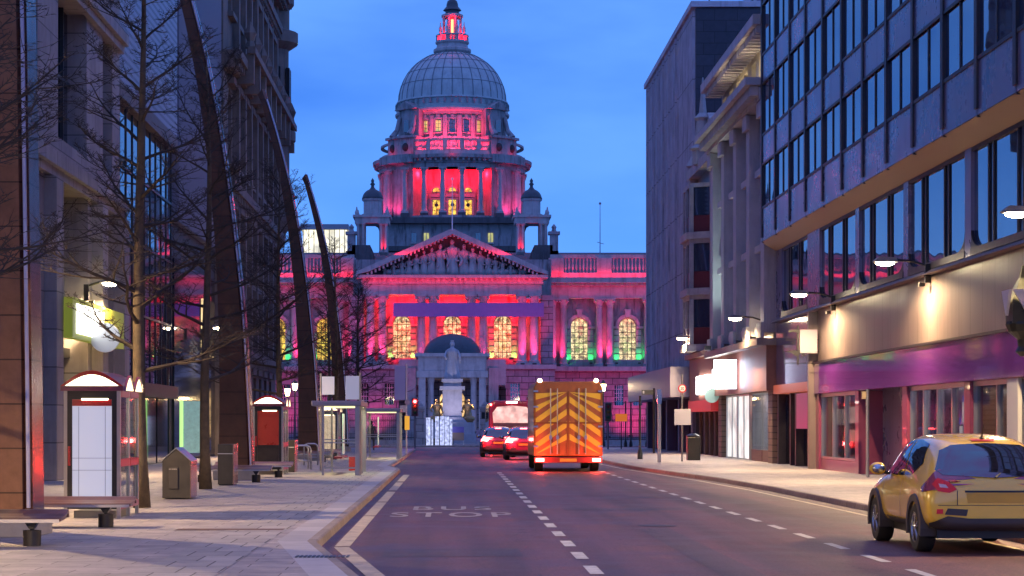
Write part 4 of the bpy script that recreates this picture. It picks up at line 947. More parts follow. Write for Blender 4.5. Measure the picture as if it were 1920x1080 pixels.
for a, b in wy:
    o = rrect(a, b, 5.9, 8.35); 
    s = MB(V); s.prism([(a, 5.72), (a, 8.40), (a+.001, 8.40)]+[(q[0], q[1]) for q in o[1:7]], 0, 0.58) if False else None
    s = MB(V); s.prism(o, 0.09, 0.13); w = s.build('big_window', blueglass, AB)
    f = MB(V)
    # curved corner fillets and frame
    for side in (0, 1):
        cn = o[1:1+7] if side == 0 else o[7:13]
        base = (a, 5.72) if side == 0 else (b, 5.72)
        f.prism([base]+list(cn), 0.0, 0.085)
    f.box(a, b, -0.02, 0.085, 5.72, 5.9)
    for t in (0.3, 0.37, 0.70, 0.77): u = a+(b-a)*t; f.box(u-.06, u+.06, 0.05, 0.085, 5.9, 8.35)
    f.box(a, b, 0.02, 0.085, 8.3, 8.40)
    f.build('window_frame', bronze, w)
m = MB(); m.prism([(12.55, 5.55), (12.8, 5.71), (13.4, 5.71), (13.4, 5.55)], 22, 80.9, 'y'); m.build('ledge', beige, AB)
m = MB(V); m.box(22, 71.75, 0.0, 0.6, 3.75, 5.54); m.build('cladding', beige, AB)
m = MB(V); m.box(22, 71.75, -0.2, 0.6, 3.68, 3.745); m.build('ledge', bronze, AB)
purple = mat('glossy purple fascia', (0.17, 0.03, 0.26), 0.10, spec=0.9, coat=0.5, var=0.05)
m = MB(V); m.box(22, 71.7, -0.14, 0.6, 2.63, 3.675); m.build('purple_fascia', purple, AB)
magenta = mat('red purple shop pilaster', (0.30, 0.06, 0.12), 0.3, coat=.4, var=.1)
shopdark = mat('dark shop interior', (0.03, 0.028, 0.03), 0.7)
shopgl = glass_mat('shop window glass', (0.02, 0.02, 0.025), 0.03, 0.8, clear=0.55)
bayl = [71.5, 64.5, 57.7, 50.7, 43.7, 36.7, 29.7]
m = MB(V); m.box(22, 71.7, 1.6, 2.4, 0, 2.62); m.build('shop_interior', shopdark, AB)
for y in bayl: s = MB(V); s.box(y-.28, y+.28, -0.06, 1.55, 0, 2.62); s.build('shop_pilaster', magenta, AB)
def posters(par, a, b, z0, z1, d, seed, n=14):
    r = random.Random(seed); cs = [(0.75, 0.75, 0.72), (0.6, 0.05, 0.12), (0.55, 0.12, 0.4), (0.7, 0.5, 0.1), (0.1, 0.12, 0.5), (0.05, 0.05, 0.06), (0.6, 0.3, 0.4)]
    for k in range(n):
        w, h = r.uniform(.25, .8)*1.6, r.uniform(.2, .6); u = r.uniform(a, b-w); z = r.uniform(z0, z1-h); c = r.choice(cs)
        q = MB(V); q.box(u, u+w, d+k*0.012, d+k*0.012+0.008, z, z+h); q.build('display_panel', mat('display %s' % str(c), c, 0.5, emit=c, es=0.5, var=.4, vs=3), par)
# bay 1 window, stall riser
def shop_win(a, b, sill, top, n, seed=None, disp=None):
    w = MB(V); w.box(a, b, 0.10, 0.13, sill, top); wo_ = w.build('shop_window', shopgl, AB)
    f = MB(V); f.box(a, b, 0.02, 0.22, sill-.07, sill); f.box(a, b, 0.02, 0.22, top, 2.62)
    for k in range(n+1): u = a+(b-a)*k/n; f.box(u-.05, u+.05, 0.03, 0.21, sill, top)
    f.build('window_frame', steel, wo_)
    if sill > .2: s = MB(V); s.box(a, b, 0.0, 0.2, 0, sill-.08); s.build('stall_riser', magenta, AB)
    if disp: posters(wo_, disp[0], disp[1], sill+.1, top-.1, 0.55, seed, disp[2])
shop_win(64.8, 71.2, 0.45, 2.5, 3, 3, (65.0, 67.6, 12))
s = MB(V); s.box(58.0, 64.2, 0.9, 0.95, 0, 2.5); s.build('recessed_door', dark_glass, AB)
s = MB(V); s.box(59.6, 61.9, 0.82, 0.88, 0.55, 2.05); s.build('navy_notice_panel', mat('navy panel', (0.03, 0.02, 0.12), 0.3, emit=(0.05, 0.03, 0.25), es=0.25), AB)
shop_win(51.0, 57.4, 0.3, 2.5, 4, 8, (52.4, 55.4, 18)); shop_win(44.0, 50.4, 0.3, 2.5, 3, 9, (44.2, 46.0, 8))
s = MB(V); s.box(46.0, 46.9, -0.1, 0.0, 0, 2.6); s.build('white_pillar', mat('white pillar', (0.65, 0.65, 0.6), 0.5), AB)
s = MB(V); s.box(47.0, 50.4, 0.25, 0.35, 0.1, 2.6); s.build('roller_shutter', mat('grey roller shutter', (0.2, 0.2, 0.2), 0.5, seams=('z', 0.12, 0.03, 0.4, 0.6)), AB)
shop_win(30.0, 43.4, 0.3, 2.5, 5)
# shop between: clear glass fascia and dark entrance with magenta panel
m = MB(V); m.box(71.8, 80.9, 0.0, 0.6, 3.1, 5.54); m.build('shop_sign_wall', mat('pale reflective fascia', (0.36, 0.33, 0.42), 0.12, metal=.5), AB)
m = MB(V); m.box(71.8, 80.9, -0.12, 0.6, 2.75, 3.09); m.build('red_lit_canopy', mat('orange red canopy', (0.35, 0.08, 0.04), 0.4, emit=(1, .2, .08), es=0.15), AB)
m = MB(V); m.box(72, 80.9, 1.2, 2, 0, 2.74); m.build('shop_interior', shopdark, AB)
for y in (72.3, 73.6, 76.4, 77.6, 80.5): s = MB(V); s.box(y-.12, y+.12, 0.0, 0.5, 0, 2.74); s.build('door_post', bronze, AB)
s = MB(V); s.box(73.9, 76.2, 0.0, 0.1, 1.4, 2.7); s.build('magenta_door_panel', mat('magenta panel', (0.30, 0.04, 0.16), 0.3, emit=(0.6, .05, .25), es=.12), AB)
for a, b in ((73.8, 76.2), (77.8, 80.3)): s = MB(V); s.box(a, b, 0.28, 0.32, 0.02, 1.38 if b < 77 else 2.7); s.build('glass_door', shopgl, AB)
m = MB(V); m.box(71.76, 71.95, -0.32, 0.0, 0, 5.5); m.build('party_wall_fin', beige, AB)
# --- shop fronts below C and D
s1 = thing('red_fronted_shop', (12.4, 102.5, 0), 'shop front with red fascia, white square lit sign and black doors, farthest on the right', 'shop front')
m = MB(RT); m.box(98.1, 107.5, -0.35, 0.4, 2.75, 4.9); m.box(98.1, 107.6, -0.6, 0.4, 4.9, 5.15); m.build('fascia', mat('brick brown fascia', (0.30, 0.13, 0.09), 0.5, var=.15), s1)
m = MB(RT); m.box(98.1, 107.5, -0.42, 0.4, 2.2, 2.745); m.build('red_fascia', mat('red fascia', (0.5, 0.03, 0.04), 0.35, emit=(1, .05, .05), es=.12), s1)
m = MB(RT); m.box(98.6, 103.3, -0.5, -0.36, 3.05, 3.95); m.build('lit_sign', emis('blazing white sign', (1, 1, 0.95), 7.0), s1)
m = MB(RT); m.box(98.1, 107.6, 0.3, 2, 0, 2.19); m.build('black_doors', mat('black doors', (0.02, 0.02, 0.022), 0.35), s1)
for y in (98.5, 101, 103, 105, 107.3): m = MB(RT); m.box(y-.1, y+.1, 0.15, 0.29, 0, 2.19); m.build('door_post', mat('brown frame', (0.12, 0.07, 0.05), .5), s1)
s = MB(); cc = [(11.85+0.32*math.cos(t*math.pi/12), 2.9+0.32*math.sin(t*math.pi/12)) for t in range(24)]; pass
ds = thing('green_disc_sign', (12.4, 86.75, 2.6), 'pale green round hanging sign over the black doors on the right pavement', 'projecting sign'); 
s = MB(); Yd = 97.2; s.prism([(px(1335, Yd)+0.34*math.cos(t*math.pi/12), pz(742, Yd)+0.34*math.sin(t*math.pi/12)) for t in range(24)], Yd, Yd+.1); s.build('disc', mat('pale green disc', (0.30, 0.42, 0.36), 0.4, emit=(.4, .6, .5), es=.2), ds)
s = MB(); s.tube([(12.5, Yd+.05, pz(742, Yd)+0.38), (12.25, Yd+.05, pz(742, Yd)+0.38)], .03, 6); s.build('bracket', darkmetal, ds)
ds.location = (px(1335, Yd), Yd, 2.4)
for c in kids(ds): c.location = Vector(ORG[ds])-Vector((px(1335, Yd), Yd, 2.4))
ORG[ds] = Vector(ds.location)
s2 = thing('glass_fronted_shop', (12.4, 89.5, 0), 'shop front with brown fascia, white lit boxes and bright glass doors below giant pilasters', 'shop front')
m = MB(RT); m.box(81.2, 97.9, -0.35, 0.4, 2.9, 4.7); m.build('fascia', mat('brick brown fascia'), s2)
m = MB(RT); m.box(81.0, 98.0, -0.75, 0.8, 4.7, 4.98); m.build('cornice', beige, s2)
m = MB(RT); m.box(92.6, 96.9, -0.5, -0.36, 3.25, 4.15); m.build('lit_sign', emis('blazing white sign'), s2) if False else m.build('lit_sign', MT['blazing white sign'], s2)
m = MB(); m.box(11.35, 12.3, 88.6, 88.9, 3.1, 4.35); m.build('projecting_lit_box', emis('blue white lit box', (0.75, 0.8, 1.0), 6.0), s2)
m = MB(RT); m.box(81.2, 97.9, 1.7, 2.4, 0, 2.88); m.build('shop_interior', mat('pink lit interior', (0.35, 0.10, 0.14), 0.7, emit=(1.0, .18, .28), es=0.35, var=.5, vs=1.5), s2)
for a, b in ((88.7, 92.2), (92.5, 96.0)):
    m = MB(RT); m.box(a, b, 0.12, 0.17, 0.05, 2.8); d = m.build('lit_glass_door', emis('white lit door glass', (0.95, 0.95, 0.9), 0.75, ('yz', 0.8, 0.3, 'blot')), s2)
    f = MB(RT); f.box(a-.08, a, 0.05, 0.2, 0, 2.88); f.box(b, b+.08, 0.05, 0.2, 0, 2.88); f.box(a, b, 0.05, 0.2, 2.8, 2.88); f.box((a+b)/2-.05, (a+b)/2+.05, 0.06, 0.11, 0.05, 2.8); f.build('door_frame', steel, d)
for a, b in ((82.4, 85.2), (85.4, 88.3)):
    m = MB(RT); m.box(a, b, 0.12, 0.15, 0.5, 2.8); m.build('shop_window', shopgl, s2)
    m = MB(RT); m.box(a, b, 0.1, 0.2, 0, 0.49); m.build('stall_riser', mat('brown frame'), s2)
for y in (81.8, 97.2): m = MB(RT); m.box(y-.55, y+.55, -0.1, 0.4, 0, 2.89); m.build('pier', mat('brown ribbed pier', (0.22, 0.14, 0.10), .6, seams=('z', .25, .04, .4, .5)), s2)
for k, y in enumerate((83.0, 84.3, 86.2, 87.4)):
    m = MB(RT); m.ball((y, 0.9, 2.35-.1*(k % 2)), 0.09, 8, 6); m.build('red_lantern', emis('red lantern glow', (1, .08, .06), 6), s2)
# white green floodlight strip washing up pilaster
m = MB(RT); m.box(94.9, 95.2, -1.1, -0.8, 5.0, 5.2); m.build('facade_uplight', FL, CB)
lamp('SPOT', (12.0, 95.0, 5.3), 450, (0.72, 1.0, 0.9), CB, 0.08, (12.35, 95.2, 9), 100, 0.8, name='facade_uplight_light')
lamp('SPOT', (12.0, 91.0, 15.4), 60, (1.0, 0.8, 0.5), CB, 0.08, (12.9, 91, 17), 150, 0.8, name='attic_uplight_light')
lamp('SPOT', (12.0, 85.0, 15.4), 60, (1.0, 0.8, 0.5), CB, 0.08, (12.9, 85, 17), 150, 0.8, name='attic_uplight_light')
lamp('AREA', (13.5, 87, 2.8), 40, (1.0, 0.75, 0.6), s2, target=(13.5, 87, 0), size=(1.0, 8.0), name='shop_light')
lamp('AREA', (13.6, 54, 2.55), 30, (1.0, 0.8, 0.8), AB, target=(13.6, 54, 0), size=(0.8, 5.0), name='shop_light')
lamp('AREA', (13.6, 67, 2.55), 25, (1.0, 0.8, 0.8), AB, target=(13.6, 67, 0), size=(0.8, 4.0), name='shop_light')
# projecting glass sign with cut-out dark shapes
gs = thing('cutout_projecting_sign', (12.0, 71.5, 4.0), 'projecting sign frame with dark ragged cut out shapes at the end of the beige wall', 'projecting sign')
m = MB(); Ys = 71.3; 
for z in (pz(684, Ys)+.06, pz(652, Ys)-.13, pz(637, Ys)): m.tube([(px(1471, Ys), Ys, z), (12.75, Ys, z)], 0.015, 5)
m.box(12.0, 12.06, Ys-.05, Ys+.05, pz(684, Ys), pz(610, Ys)); m.build('frame', darkmetal, gs)
m = MB()
r = random.Random(2)
def blob(cx, cz, w, h, n):
    t = [(cx+w*math.cos(2*math.pi*k/n)*(0.8+0.35*r.random()), cz+h*math.sin(2*math.pi*k/n)*(0.8+0.5*r.random())) for k in range(n)]; return t
m.prism([(px(a, Ys), pz(b, Ys)) for a, b in ((1478, 623), (1479, 619), (1488, 618), (1508, 619.5), (1511, 624), (1506, 625), (1496, 624), (1488, 622.5))], Ys-.03, Ys); m.build('cutout_shape', darkmetal, gs); m = MB()
m.prism([(px(a, Ys), pz(b, Ys)) for a, b in ((1479, 656), (1484, 658), (1489, 656), (1493, 658), (1503, 656), (1508, 653), (1511, 655), (1506, 661), (1511, 667), (1505, 668), (1502, 662), (1494, 668), (1488, 666), (1487, 662), (1480, 661))], Ys-.03, Ys)
m.build('cutout_shape', darkmetal, gs)
m = MB(); m.box(12.1, 12.7, Ys-.04, Ys+.04, pz(662, Ys), pz(618, Ys)); m.build('panel', mat('lavender sign panel', (0.42, 0.36, 0.42), 0.4), gs)
# pub style bracket clock at the right edge
ck = thing('ornate_bracket_clock', (11.9, 41.8, 3.0), 'ornate dark bracket clock with white gables at the right edge above the purple shop', 'bracket clock')
yk = 41.8; cx = 11.65
bro = mat('dark green bronze', (0.04, 0.045, 0.03), 0.4, metal=.3, var=.3, vs=12)
m = MB(); m.box(cx-.28, cx+.28, yk-.28, yk+.28, 3.62, 4.05); m.lathe([(0.06, 2.95), (0.16, 3.05), (0.1, 3.15), (0.12, 3.3), (0.3, 3.45), (0.36, 3.6), (0.34, 3.66)], cx, yk, 14); m.lathe([(0.42, 4.05), (0.4, 4.1), (0.1, 4.55), (0.03, 4.8)], cx, yk, 4, rot=45)
m.tube([(cx, yk, 3.2), (cx+.4, yk, 3.0), (12.8, yk, 3.3)], 0.05, 7); m.tube([(cx, yk, 4.4), (12.8, yk, 4.4)], 0.04, 7); m.build('case', bro, ck)
for sx, sy, ax in ((0, -1, 'y'), (-1, 0, 'x')):
    m = MB()
    if ax == 'y': m.prism([(cx-.3, 4.3), (cx+.3, 4.3), (cx, 3.78)], yk-.36, yk-.3)
    else: m.prism([(yk-.3, 4.3), (yk+.3, 4.3), (yk, 3.78)], cx-.36, cx-.3, 'x')
    m.build('white_gable', mat('white enamel', (0.8, 0.78, 0.7), .3), ck)
# ================================================================ STREET LAMPS ON THE WALLS
lampglass = emis('lit lamp lens', (1.0, 0.82, 0.5), 60.0)
def wall_lamp(y, side, label, power=900):
    s = 1 if side > 0 else -1; xw = 12.8 if s > 0 else -11.3; xh = 11.6 if s > 0 else -10.5
    t = thing('wall_street_lamp', (xw, y, 5.4), label, 'street lamp', 'wall mounted street lamps on brackets along the street')
    m = MB(); m.box(*sorted((xw-s*.16, xw-s*.01)), y-.08, y+.08, 5.35, 5.85)
    m.tube([(xw-s*.1, y, 5.8), (xw-s*.5, y, 5.93), (xh+s*.25, y, 5.96)], 0.035, 7); m.build('bracket', darkmetal, t)
    h = MB(); h.prism([(xh+s*.3, 5.9), (xh+s*.25, 6.02), (xh-s*.2, 6.04), (xh-s*.34, 5.93), (xh-s*.3, 5.9)], y-.15, y+.15); hd = h.build('lamp_head', mat('grey lamp head', (0.25, 0.25, 0.26), .5), t)
    g = MB(); g.ball((xh-s*.02, y, 5.88), 0.17, 12, 8, 1.5, 0.9, 0.5); g.build('lens', lampglass, hd, smooth=True)
    lamp('SPOT', (xh, y, 5.78), power*(2.0 if side > 0 else 2.8), WARM, t, 0.10, (xh-s*0.4, y, 0), 165, 0.35)
    g = MB(); g.box(*sorted((xw-s*.32, xw-s*.17)), y-.1, y+.1, 5.25, 5.35); g.build('wall_washer', FL, t)
    lamp('SPOT', (xw-s*.3, y, 5.22), 120, (1.0, 0.66, 0.30), t, 0.04, (xw-s*.05, y, 3.8), 120, 0.9, name='wall_washer_light')
wall_lamp(42.0, 1, 'glowing wall street lamp at the right edge of the photo, nearest of the right row')
wall_lamp(54.8, 1, 'glowing wall street lamp above the beige panels, second nearest on the right')
wall_lamp(68.4, 1, 'glowing wall street lamp at the far end of the beige wall by the cutout sign')
wall_lamp(83.8, 1, 'glowing wall street lamp on the pilastered pale building on the right')
wall_lamp(103.2, 1, 'glowing wall street lamp farthest along the right side by the gabled building')
wall_lamp(28.5, 1, 'wall street lamp outside the frame to the right, next one towards the viewer', 1700)
wall_lamp(62.8, -1, 'glowing wall street lamp on the stone pier above the round white sign on the left', 1000)
wall_lamp(34.6, -1, 'wall street lamp on the left wall outside the frame beside the phone kiosk', 1500)
wall_lamp(92.0, -1, 'wall street lamp on the left hidden behind the second leaning mast', 700)
wall_lamp(8.0, -1, 'wall street lamp on the left wall behind the viewer', 4200)
# ================================================================ COPPER CLAD LEANING MASTS
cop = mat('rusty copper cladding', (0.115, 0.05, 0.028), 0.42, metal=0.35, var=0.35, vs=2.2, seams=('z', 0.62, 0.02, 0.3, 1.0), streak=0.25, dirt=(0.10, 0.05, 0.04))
cop_side = mat('polished copper edge', (0.20, 0.09, 0.06), 0.2, metal=0.75, var=0.25, vs=3, seams=('z', 0.62, 0.02, 0.3, 1.0))
MP = [(0.0, -6.42, .95), (0.8, -6.43, .92), (2.5, -6.46, .83), (4.3, -6.53, .75), (5.7, -6.62, .68), (7.1, -6.74, .61), (8.6, -6.91, .56), (10.0, -7.10, .50), (11.5, -7.36, .45), (13.0, -7.69, .40), (14.5, -8.08, .35), (15.95, -8.5, .30)]
ZK = 1.0
def spl(z):
    z = z*ZK
    for (a, xa, wa), (b, xb, wb_) in zip(MP, MP[1:]):
        if z <= b: t = (z-a)/(b-a); return xa+(xb-xa)*t, wa+(wb_-wa)*t
    return MP[-1][1:]
def mast(Y, label, xo=0.0):
    t = thing('leaning_mast', (-6.42, Y, 0), label, 'copper mast', 'tall copper clad masts curving over the left pavement')
    t_off = Vector((-6.42, Y, 0)); N = 26
    m = MB(); rings = []
    for k in range(N+1):
        z = 0.28+(15.95-0.28)*k/N; x, w = spl(z); d = w*0.95
        rings.append([m.p(x-w/2, Y-d/2, z-0.25*(k == N)), m.p(x+w/2-.12, Y-d/2, z), m.p(x+w/2, Y-d/2+.12, z), m.p(x+w/2, Y+d/2, z), m.p(x-w/2, Y+d/2, z-0.25*(k == N))])
    for A, B in zip(rings, rings[1:]):
        for q in range(5):
            m.c = 1 if q in (1, 2) else 0
            m.face((A[q], A[(q+1) % 5], B[(q+1) % 5], B[q]))
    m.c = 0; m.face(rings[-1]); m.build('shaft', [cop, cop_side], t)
    s = MB(); pts = []
    for k in range(N+1):
        z = 0.4+(15.5-0.4)*k/N; x, w = spl(z); pts.append((x+w/2-.04, Y-w*.95/2-.0, z))
    s.tube(pts, 0.03, 5); s.build('edge_strip', mat('pale lavender edge strip', (0.6, 0.58, 0.72), 0.3, metal=.3), t)
    b = MB(); b.box(-6.42-.62, -5.86, Y-.62, Y+.62, 0, 0.27); b.build('plinth', mat('pale concrete plinth', (0.42, 0.38, 0.33), 0.7, var=.2, bump=.2), t, bevel=.01)
    f = MB(); rings = []      # thin rear fin
    for k in range(18):
        z = 0.28+14.0*k/17; x, w = spl(z); x += 0.06; wd_ = w*0.32*(1-k/19)
        rings.append([f.p(x-wd_, Y+w*.475+.02, z), f.p(x+wd_, Y+w*.475+.02, z), f.p(x+wd_, Y+w*.475+.5*(1-k/18)+.06, z), f.p(x-wd_, Y+w*.475+.5*(1-k/18)+.06, z)])
    for A, B in zip(rings, rings[1:]):
        for q in range(4): f.face((A[q], A[(q+1) % 4], B[(q+1) % 4], B[q]))
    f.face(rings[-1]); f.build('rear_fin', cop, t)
    t.location.x += xo
cop_dark = cop; cop = mat('lamplit rusty copper cladding', (0.30, 0.135, 0.07), 0.42, metal=0.35, var=0.35, vs=2.2, seams=('z', 0.62, 0.02, 0.3, 1.0), streak=0.25, dirt=(0.10, 0.05, 0.04)); ZK = 0.36  # lamplight on the nearest mast is put into this brighter copper colour
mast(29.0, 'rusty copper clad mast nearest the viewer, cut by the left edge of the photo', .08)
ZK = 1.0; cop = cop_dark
mast(58.0, 'dark copper clad mast rising behind the small litter bin, second from the viewer', .33)
mast(88.0, 'dark copper clad mast behind the bicycle hoops, third from the viewer', .30)
mast(118.0, 'farthest copper clad mast with its slanted tip against the sky')
# ================================================================ BENCHES
wood = mat('dark red brown bench top', (0.17, 0.075, 0.06), 0.35, var=0.25, vs=6, coat=.2)
edge = mat('pale steel bench edge', (0.55, 0.53, 0.55), 0.3, metal=0.7)
pot = mat('dark bench drum', (0.035, 0.03, 0.028), 0.5, var=.2)
def bench(xr, y, label, L_=2.3):
    t = thing('curved_bench', (xr, y, 0), label, 'bench', 'slim benches set in pairs round the masts', local=True)
    prof = [(-0.26, 0.36), (-0.2, 0.375), (0.0, 0.385), (0.14, 0.41), (0.24, 0.455), (0.30, 0.46), (0.335, 0.43), (0.345, 0.36), (0.31, 0.35), (0.29, 0.40), (0.22, 0.40), (0.13, 0.36), (0, 0.335), (-0.26, 0.325)]
    m = MB(); m.prism([(a, b) for a, b in prof], -L_, -0.0, 'x'); m.build('seat', wood, t, bevel=.004)
    m = MB(); m.box(-L_, -0.02, -0.275, -0.262, 0.31, 0.352); m.build('edge_strip', edge, t)
    for x in (-0.42, -L_+0.42):
        m = MB(); m.lathe([(0.115, 0), (0.12, 0.2), (0.10, 0.2), (0.1, 0.17)], x, 0.02, 16, cap=False); m.build('drum_foot', pot, t, smooth=True, auto=40)
        m = MB(); m.tube([(x, 0.02, 0.02), (x, 0.02, 0.33)], 0.03, 8); m.prism([(x-.1, .33), (x+.1, .33), (x+.03, .22), (x-.03, .22)], -.05, .09, 'y'); m.build('post', darkmetal, t)
bench(-5.0, 26.4, 'slim dark bench in front of the plinth of the nearest mast')
bench(-4.86, 31.2, 'slim red brown bench in front of the big phone kiosk', 2.6)
bench(-4.87, 55.2, 'slim bench beside the small litter bin, in front of the second mast')
bench(-4.69, 60.2, 'slim bench just in front of the dark red second phone kiosk')
bench(-4.9, 84.4, 'small far bench behind the bicycle hoops, in front of the third mast')
bench(-4.8, 90.6, 'farthest slim bench just behind the third mast')
# ================================================================ PHONE KIOSKS
kred = mat('kiosk red', (0.45, 0.015, 0.02), 0.3, coat=.5, var=.1)
kglass = glass_mat('kiosk glass', (0.02, 0.02, 0.02), 0.03, 0.9, clear=0.6)
kalu = mat('kiosk aluminium', (0.5, 0.48, 0.44), 0.35, metal=.5, var=.1)
kroof = mat('kiosk purple red roof', (0.16, 0.03, 0.07), 0.35, coat=.3)
klit = emis('kiosk roof light', (1.0, 0.86, 0.55), 3.2)
kblack = mat('kiosk black frame', (0.02, 0.02, 0.02), 0.35)
def kiosk(x, y, label, poster, h=2.43, W_=0.94, D_=2.0):
    t = thing('phone_kiosk', (x, y, 0), label, 'phone kiosk', 'arched phone kiosks on the left pavement', local=True)
    for px_, py_ in ((0, 0), (W_-.06, 0), (W_-.06, D_-.06), (0, D_-.06), (W_-.06, D_/2-.03)):
        m = MB(); m.box(px_, px_+.06, py_, py_+.06, 0.0, 2.12); m.build('post', kalu, t)
    N = 12
    def arch(x0, x1, z0, rise, n=N): return [(x0+(x1-x0)*k/n, z0+rise*math.sin(math.pi*k/n)) for k in range(n+1)]
    # barrel roof with coved sides
    m = MB(); a = arch(-.05, W_+.05, 2.2, 0.26); b = arch(0.0, W_, 2.2, 0.20)
    for k in range(N):
        m.prism([a[k], a[k+1], b[k+1], b[k]], -0.04, D_+.04)
    m.box(-.05, W_+.05, -.04, D_+.04, 2.12, 2.2); m.build('roof', kroof, t, bevel=.004)
    m = MB(); 
    for k in range(N): m.prism([a[k], a[k+1], b[k+1], b[k]], -0.055, -0.041)
    m.build('roof_trim', kred, t)
    m = MB(); m.prism(arch(0.03, W_-.03, 2.205, 0.185), -0.035, -0.015); m.build('lit_arch', klit, t)
    for j in range(2):
        y0, y1 = 0.03+j*D_/2, D_/2-.03+j*D_/2
        m = MB(); m.prism(arch(y0, y1, 2.13, 0.22), W_+.052, W_+.07, 'x'); m.build('lit_side_arch', emis('kiosk side light', (1.0, 0.80, 0.45), 1.4), t)
        m = MB(); c_, d_ = arch(y0-.03, y1+.03, 2.12, 0.27), arch(y0, y1, 2.13, 0.22)
        for k in range(N): m.prism([c_[k], c_[k+1], d_[k+1], d_[k]], W_+.0505, W_+.09, 'x')
        m.build('side_arch_trim', kroof, t)
        g = MB(); g.box(W_-.035, W_-.02, y0+.06, y1-.03, 0.25, 2.02); g.build('side_glass', kglass, t)
        for za_, zb_ in ((0.86, 0.99), (2.02, 2.119), (0.15, 0.25)): g = MB(); g.box(W_-.055, W_+.005, y0+.03, y1, za_, zb_); g.build('red_rail', kred, t)
    m = MB(); m.box(0.06, W_-.06, -.01, .05, 1.98, 2.119); m.box(0.06, 0.14, -.01, .05, .3, 1.98); m.box(W_-.14, W_-.06, -.01, .05, .3, 1.98); m.box(.06, W_-.06, -.01, .05, 0.16, 0.3); fr = m.build('door_frame', kblack, t)
    m = MB(); m.box(.3, W_-.2, -.03, -.012, 1.965, 1.995); m.build('strip_light', emis('kiosk strip light', (1, .85, .5), 4), fr)
    p = MB(); p.box(.142, W_-.142, .0, .03, .302, 1.978)
    if poster == 'blank':
        d = p.build('poster', mat('plain pale poster', (0.74, 0.76, 0.80), 0.35, emit=(.8, .85, 1.0), es=.22), t)
        q = MB(); q.box(.142, W_-.142, -.012, -.002, 1.87, 1.978); q.build('poster_header', kred, d)
        q = MB()
        for u in (.25, W_-.25): q.box(u-.004, u+.004, -.006, -.002, .32, 1.86)
        q.box(.145, W_-.145, -.006, -.002, .80, .807); q.box(.145, W_-.145, -.006, -.002, 1.0, 1.007); q.build('poster_line', mat('grey line', (.3, .3, .33), .5), d)
    elif poster == 'red':
        d = p.build('poster', mat('deep red poster', (0.20, 0.02, 0.015), 0.3, emit=(.5, .04, .02), es=.12, var=.2), t)
        q = MB(); q.box(.142, W_-.142, -.012, -.002, .302, .92); q.build('dark_lower_panel', mat('dark charcoal panel', (.03, .022, .02), .4, var=.5, vs=5), d)
    else:
        d = p.build('poster', mat('pale patterned poster', (0.5, 0.42, 0.33), 0.4, emit=(1, .8, .5), es=.35, var=.7, vs=5), t)
    q = MB(); q.box(.075, .115, -.045, -.011, .88, 1.2); q.build('door_handle', kred, fr)
    m = MB(); m.box(.12, W_-.12, .25, D_-.3, 0.0, .12); m.build('base', mat('kiosk concrete base', (.35, .32, .28), .8), t)
    m = MB(); m.box(.02, .05, .06, D_-.06, 0.15, 2.119); m.build('back_panel', kblack, t)
    lamp('AREA', (W_/2, D_/2, 2.10), 14, (1, .8, .5), t, target=(W_/2, D_/2, 0), size=(.5, 1.5), name='kiosk_light')
kiosk(-6.45, 34.0, 'nearest arched phone kiosk with a large blank white poster and lit roof', 'blank')
kiosk(-6.17, 63.4, 'middle arched phone kiosk with a deep red poster over a dark panel', 'red')
kiosk(-6.17, 94.0, 'farthest arched phone kiosk with a patterned cream poster, behind the glass shelter', 'cream')
# ================================================================ LITTER BINS
binm = mat('dark bronze bin', (0.07, 0.062, 0.055), 0.38, metal=.3, var=.2, vs=5)
binside = mat('brushed steel bin end with red reflection', (0.58, 0.34, 0.27), 0.2, metal=.85, var=.15, vs=14)  # red tail light reflection painted in as a tint on the steel
t = thing('gabled_litter_bin', (-6.06, 42.8, 0), 'large dark litter bin with a pitched lid and steel end between the two nearest trees', 'litter bin', local=True)
m = MB(); m.prism([(0, 0.02), (.58, .02), (.58, .80), (.29, 1.05), (0, .80)], 0, 1.0); m.build('body', binm, t, bevel=.008)
m = MB(); m.prism([(-.03, .80), (.29, 1.08), (.61, .80), (.61, .785), (.29, 1.06), (-.03, .785)], -.03, 1.03); m.build('lid', steel, t)
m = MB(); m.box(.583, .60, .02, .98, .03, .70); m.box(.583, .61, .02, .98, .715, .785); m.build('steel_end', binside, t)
m = MB(); m.box(.14, .33, -.05, -.002, .22, .66); dr_ = m.build('front_box', mat('bin front box', (.085, .075, .068), .35, metal=.3), t, bevel=.005)
m = MB()
for k, (w, g) in enumerate(((.02, .026), (.018, .026), (.022, .028), (.03, .034), (.022, .028), (.018, .0))):
    m.box(.145+k*.03, .145+k*.03+w, -.056, -.051, .615, .64)
m.build('worn_lettering', mat('worn pale lettering', (.4, .36, .32), .6), dr_)
def sbin(x, y, label, mm=binm):
    t = thing('tall_litter_bin', (x, y, 0), label, 'litter bin', 'tall dark litter bins with a pale band', local=True)
    m = MB(); m.box(0, .38, 0, 1.0, .03, 1.05); m.build('body', mm, t, bevel=.008)
    m = MB(); m.box(-.004, .384, -.006, -.001, .80, .82); m.build('band', mat('white band', (.7, .7, .7), .4), t)
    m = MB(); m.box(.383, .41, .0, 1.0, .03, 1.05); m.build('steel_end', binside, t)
    m = MB(); m.box(.411, .415, .3, .75, .86, .98); m.build('slot', kblack, t)
    m = MB(); m.box(.02, .39, .02, .98, 0, .03); m.build('plinth', kblack, t)
sbin(-6.0, 52.4, 'tall dark litter bin with a white band standing just right of the second tree trunk')
sbin(-5.55, 67.0, 'tall dark litter bin with a pale band right of the middle phone kiosk')
t = thing('black_street_bin', (px(1290, 88), 89, 0), 'black litter bin by the white notice pole on the right pavement', 'litter bin')
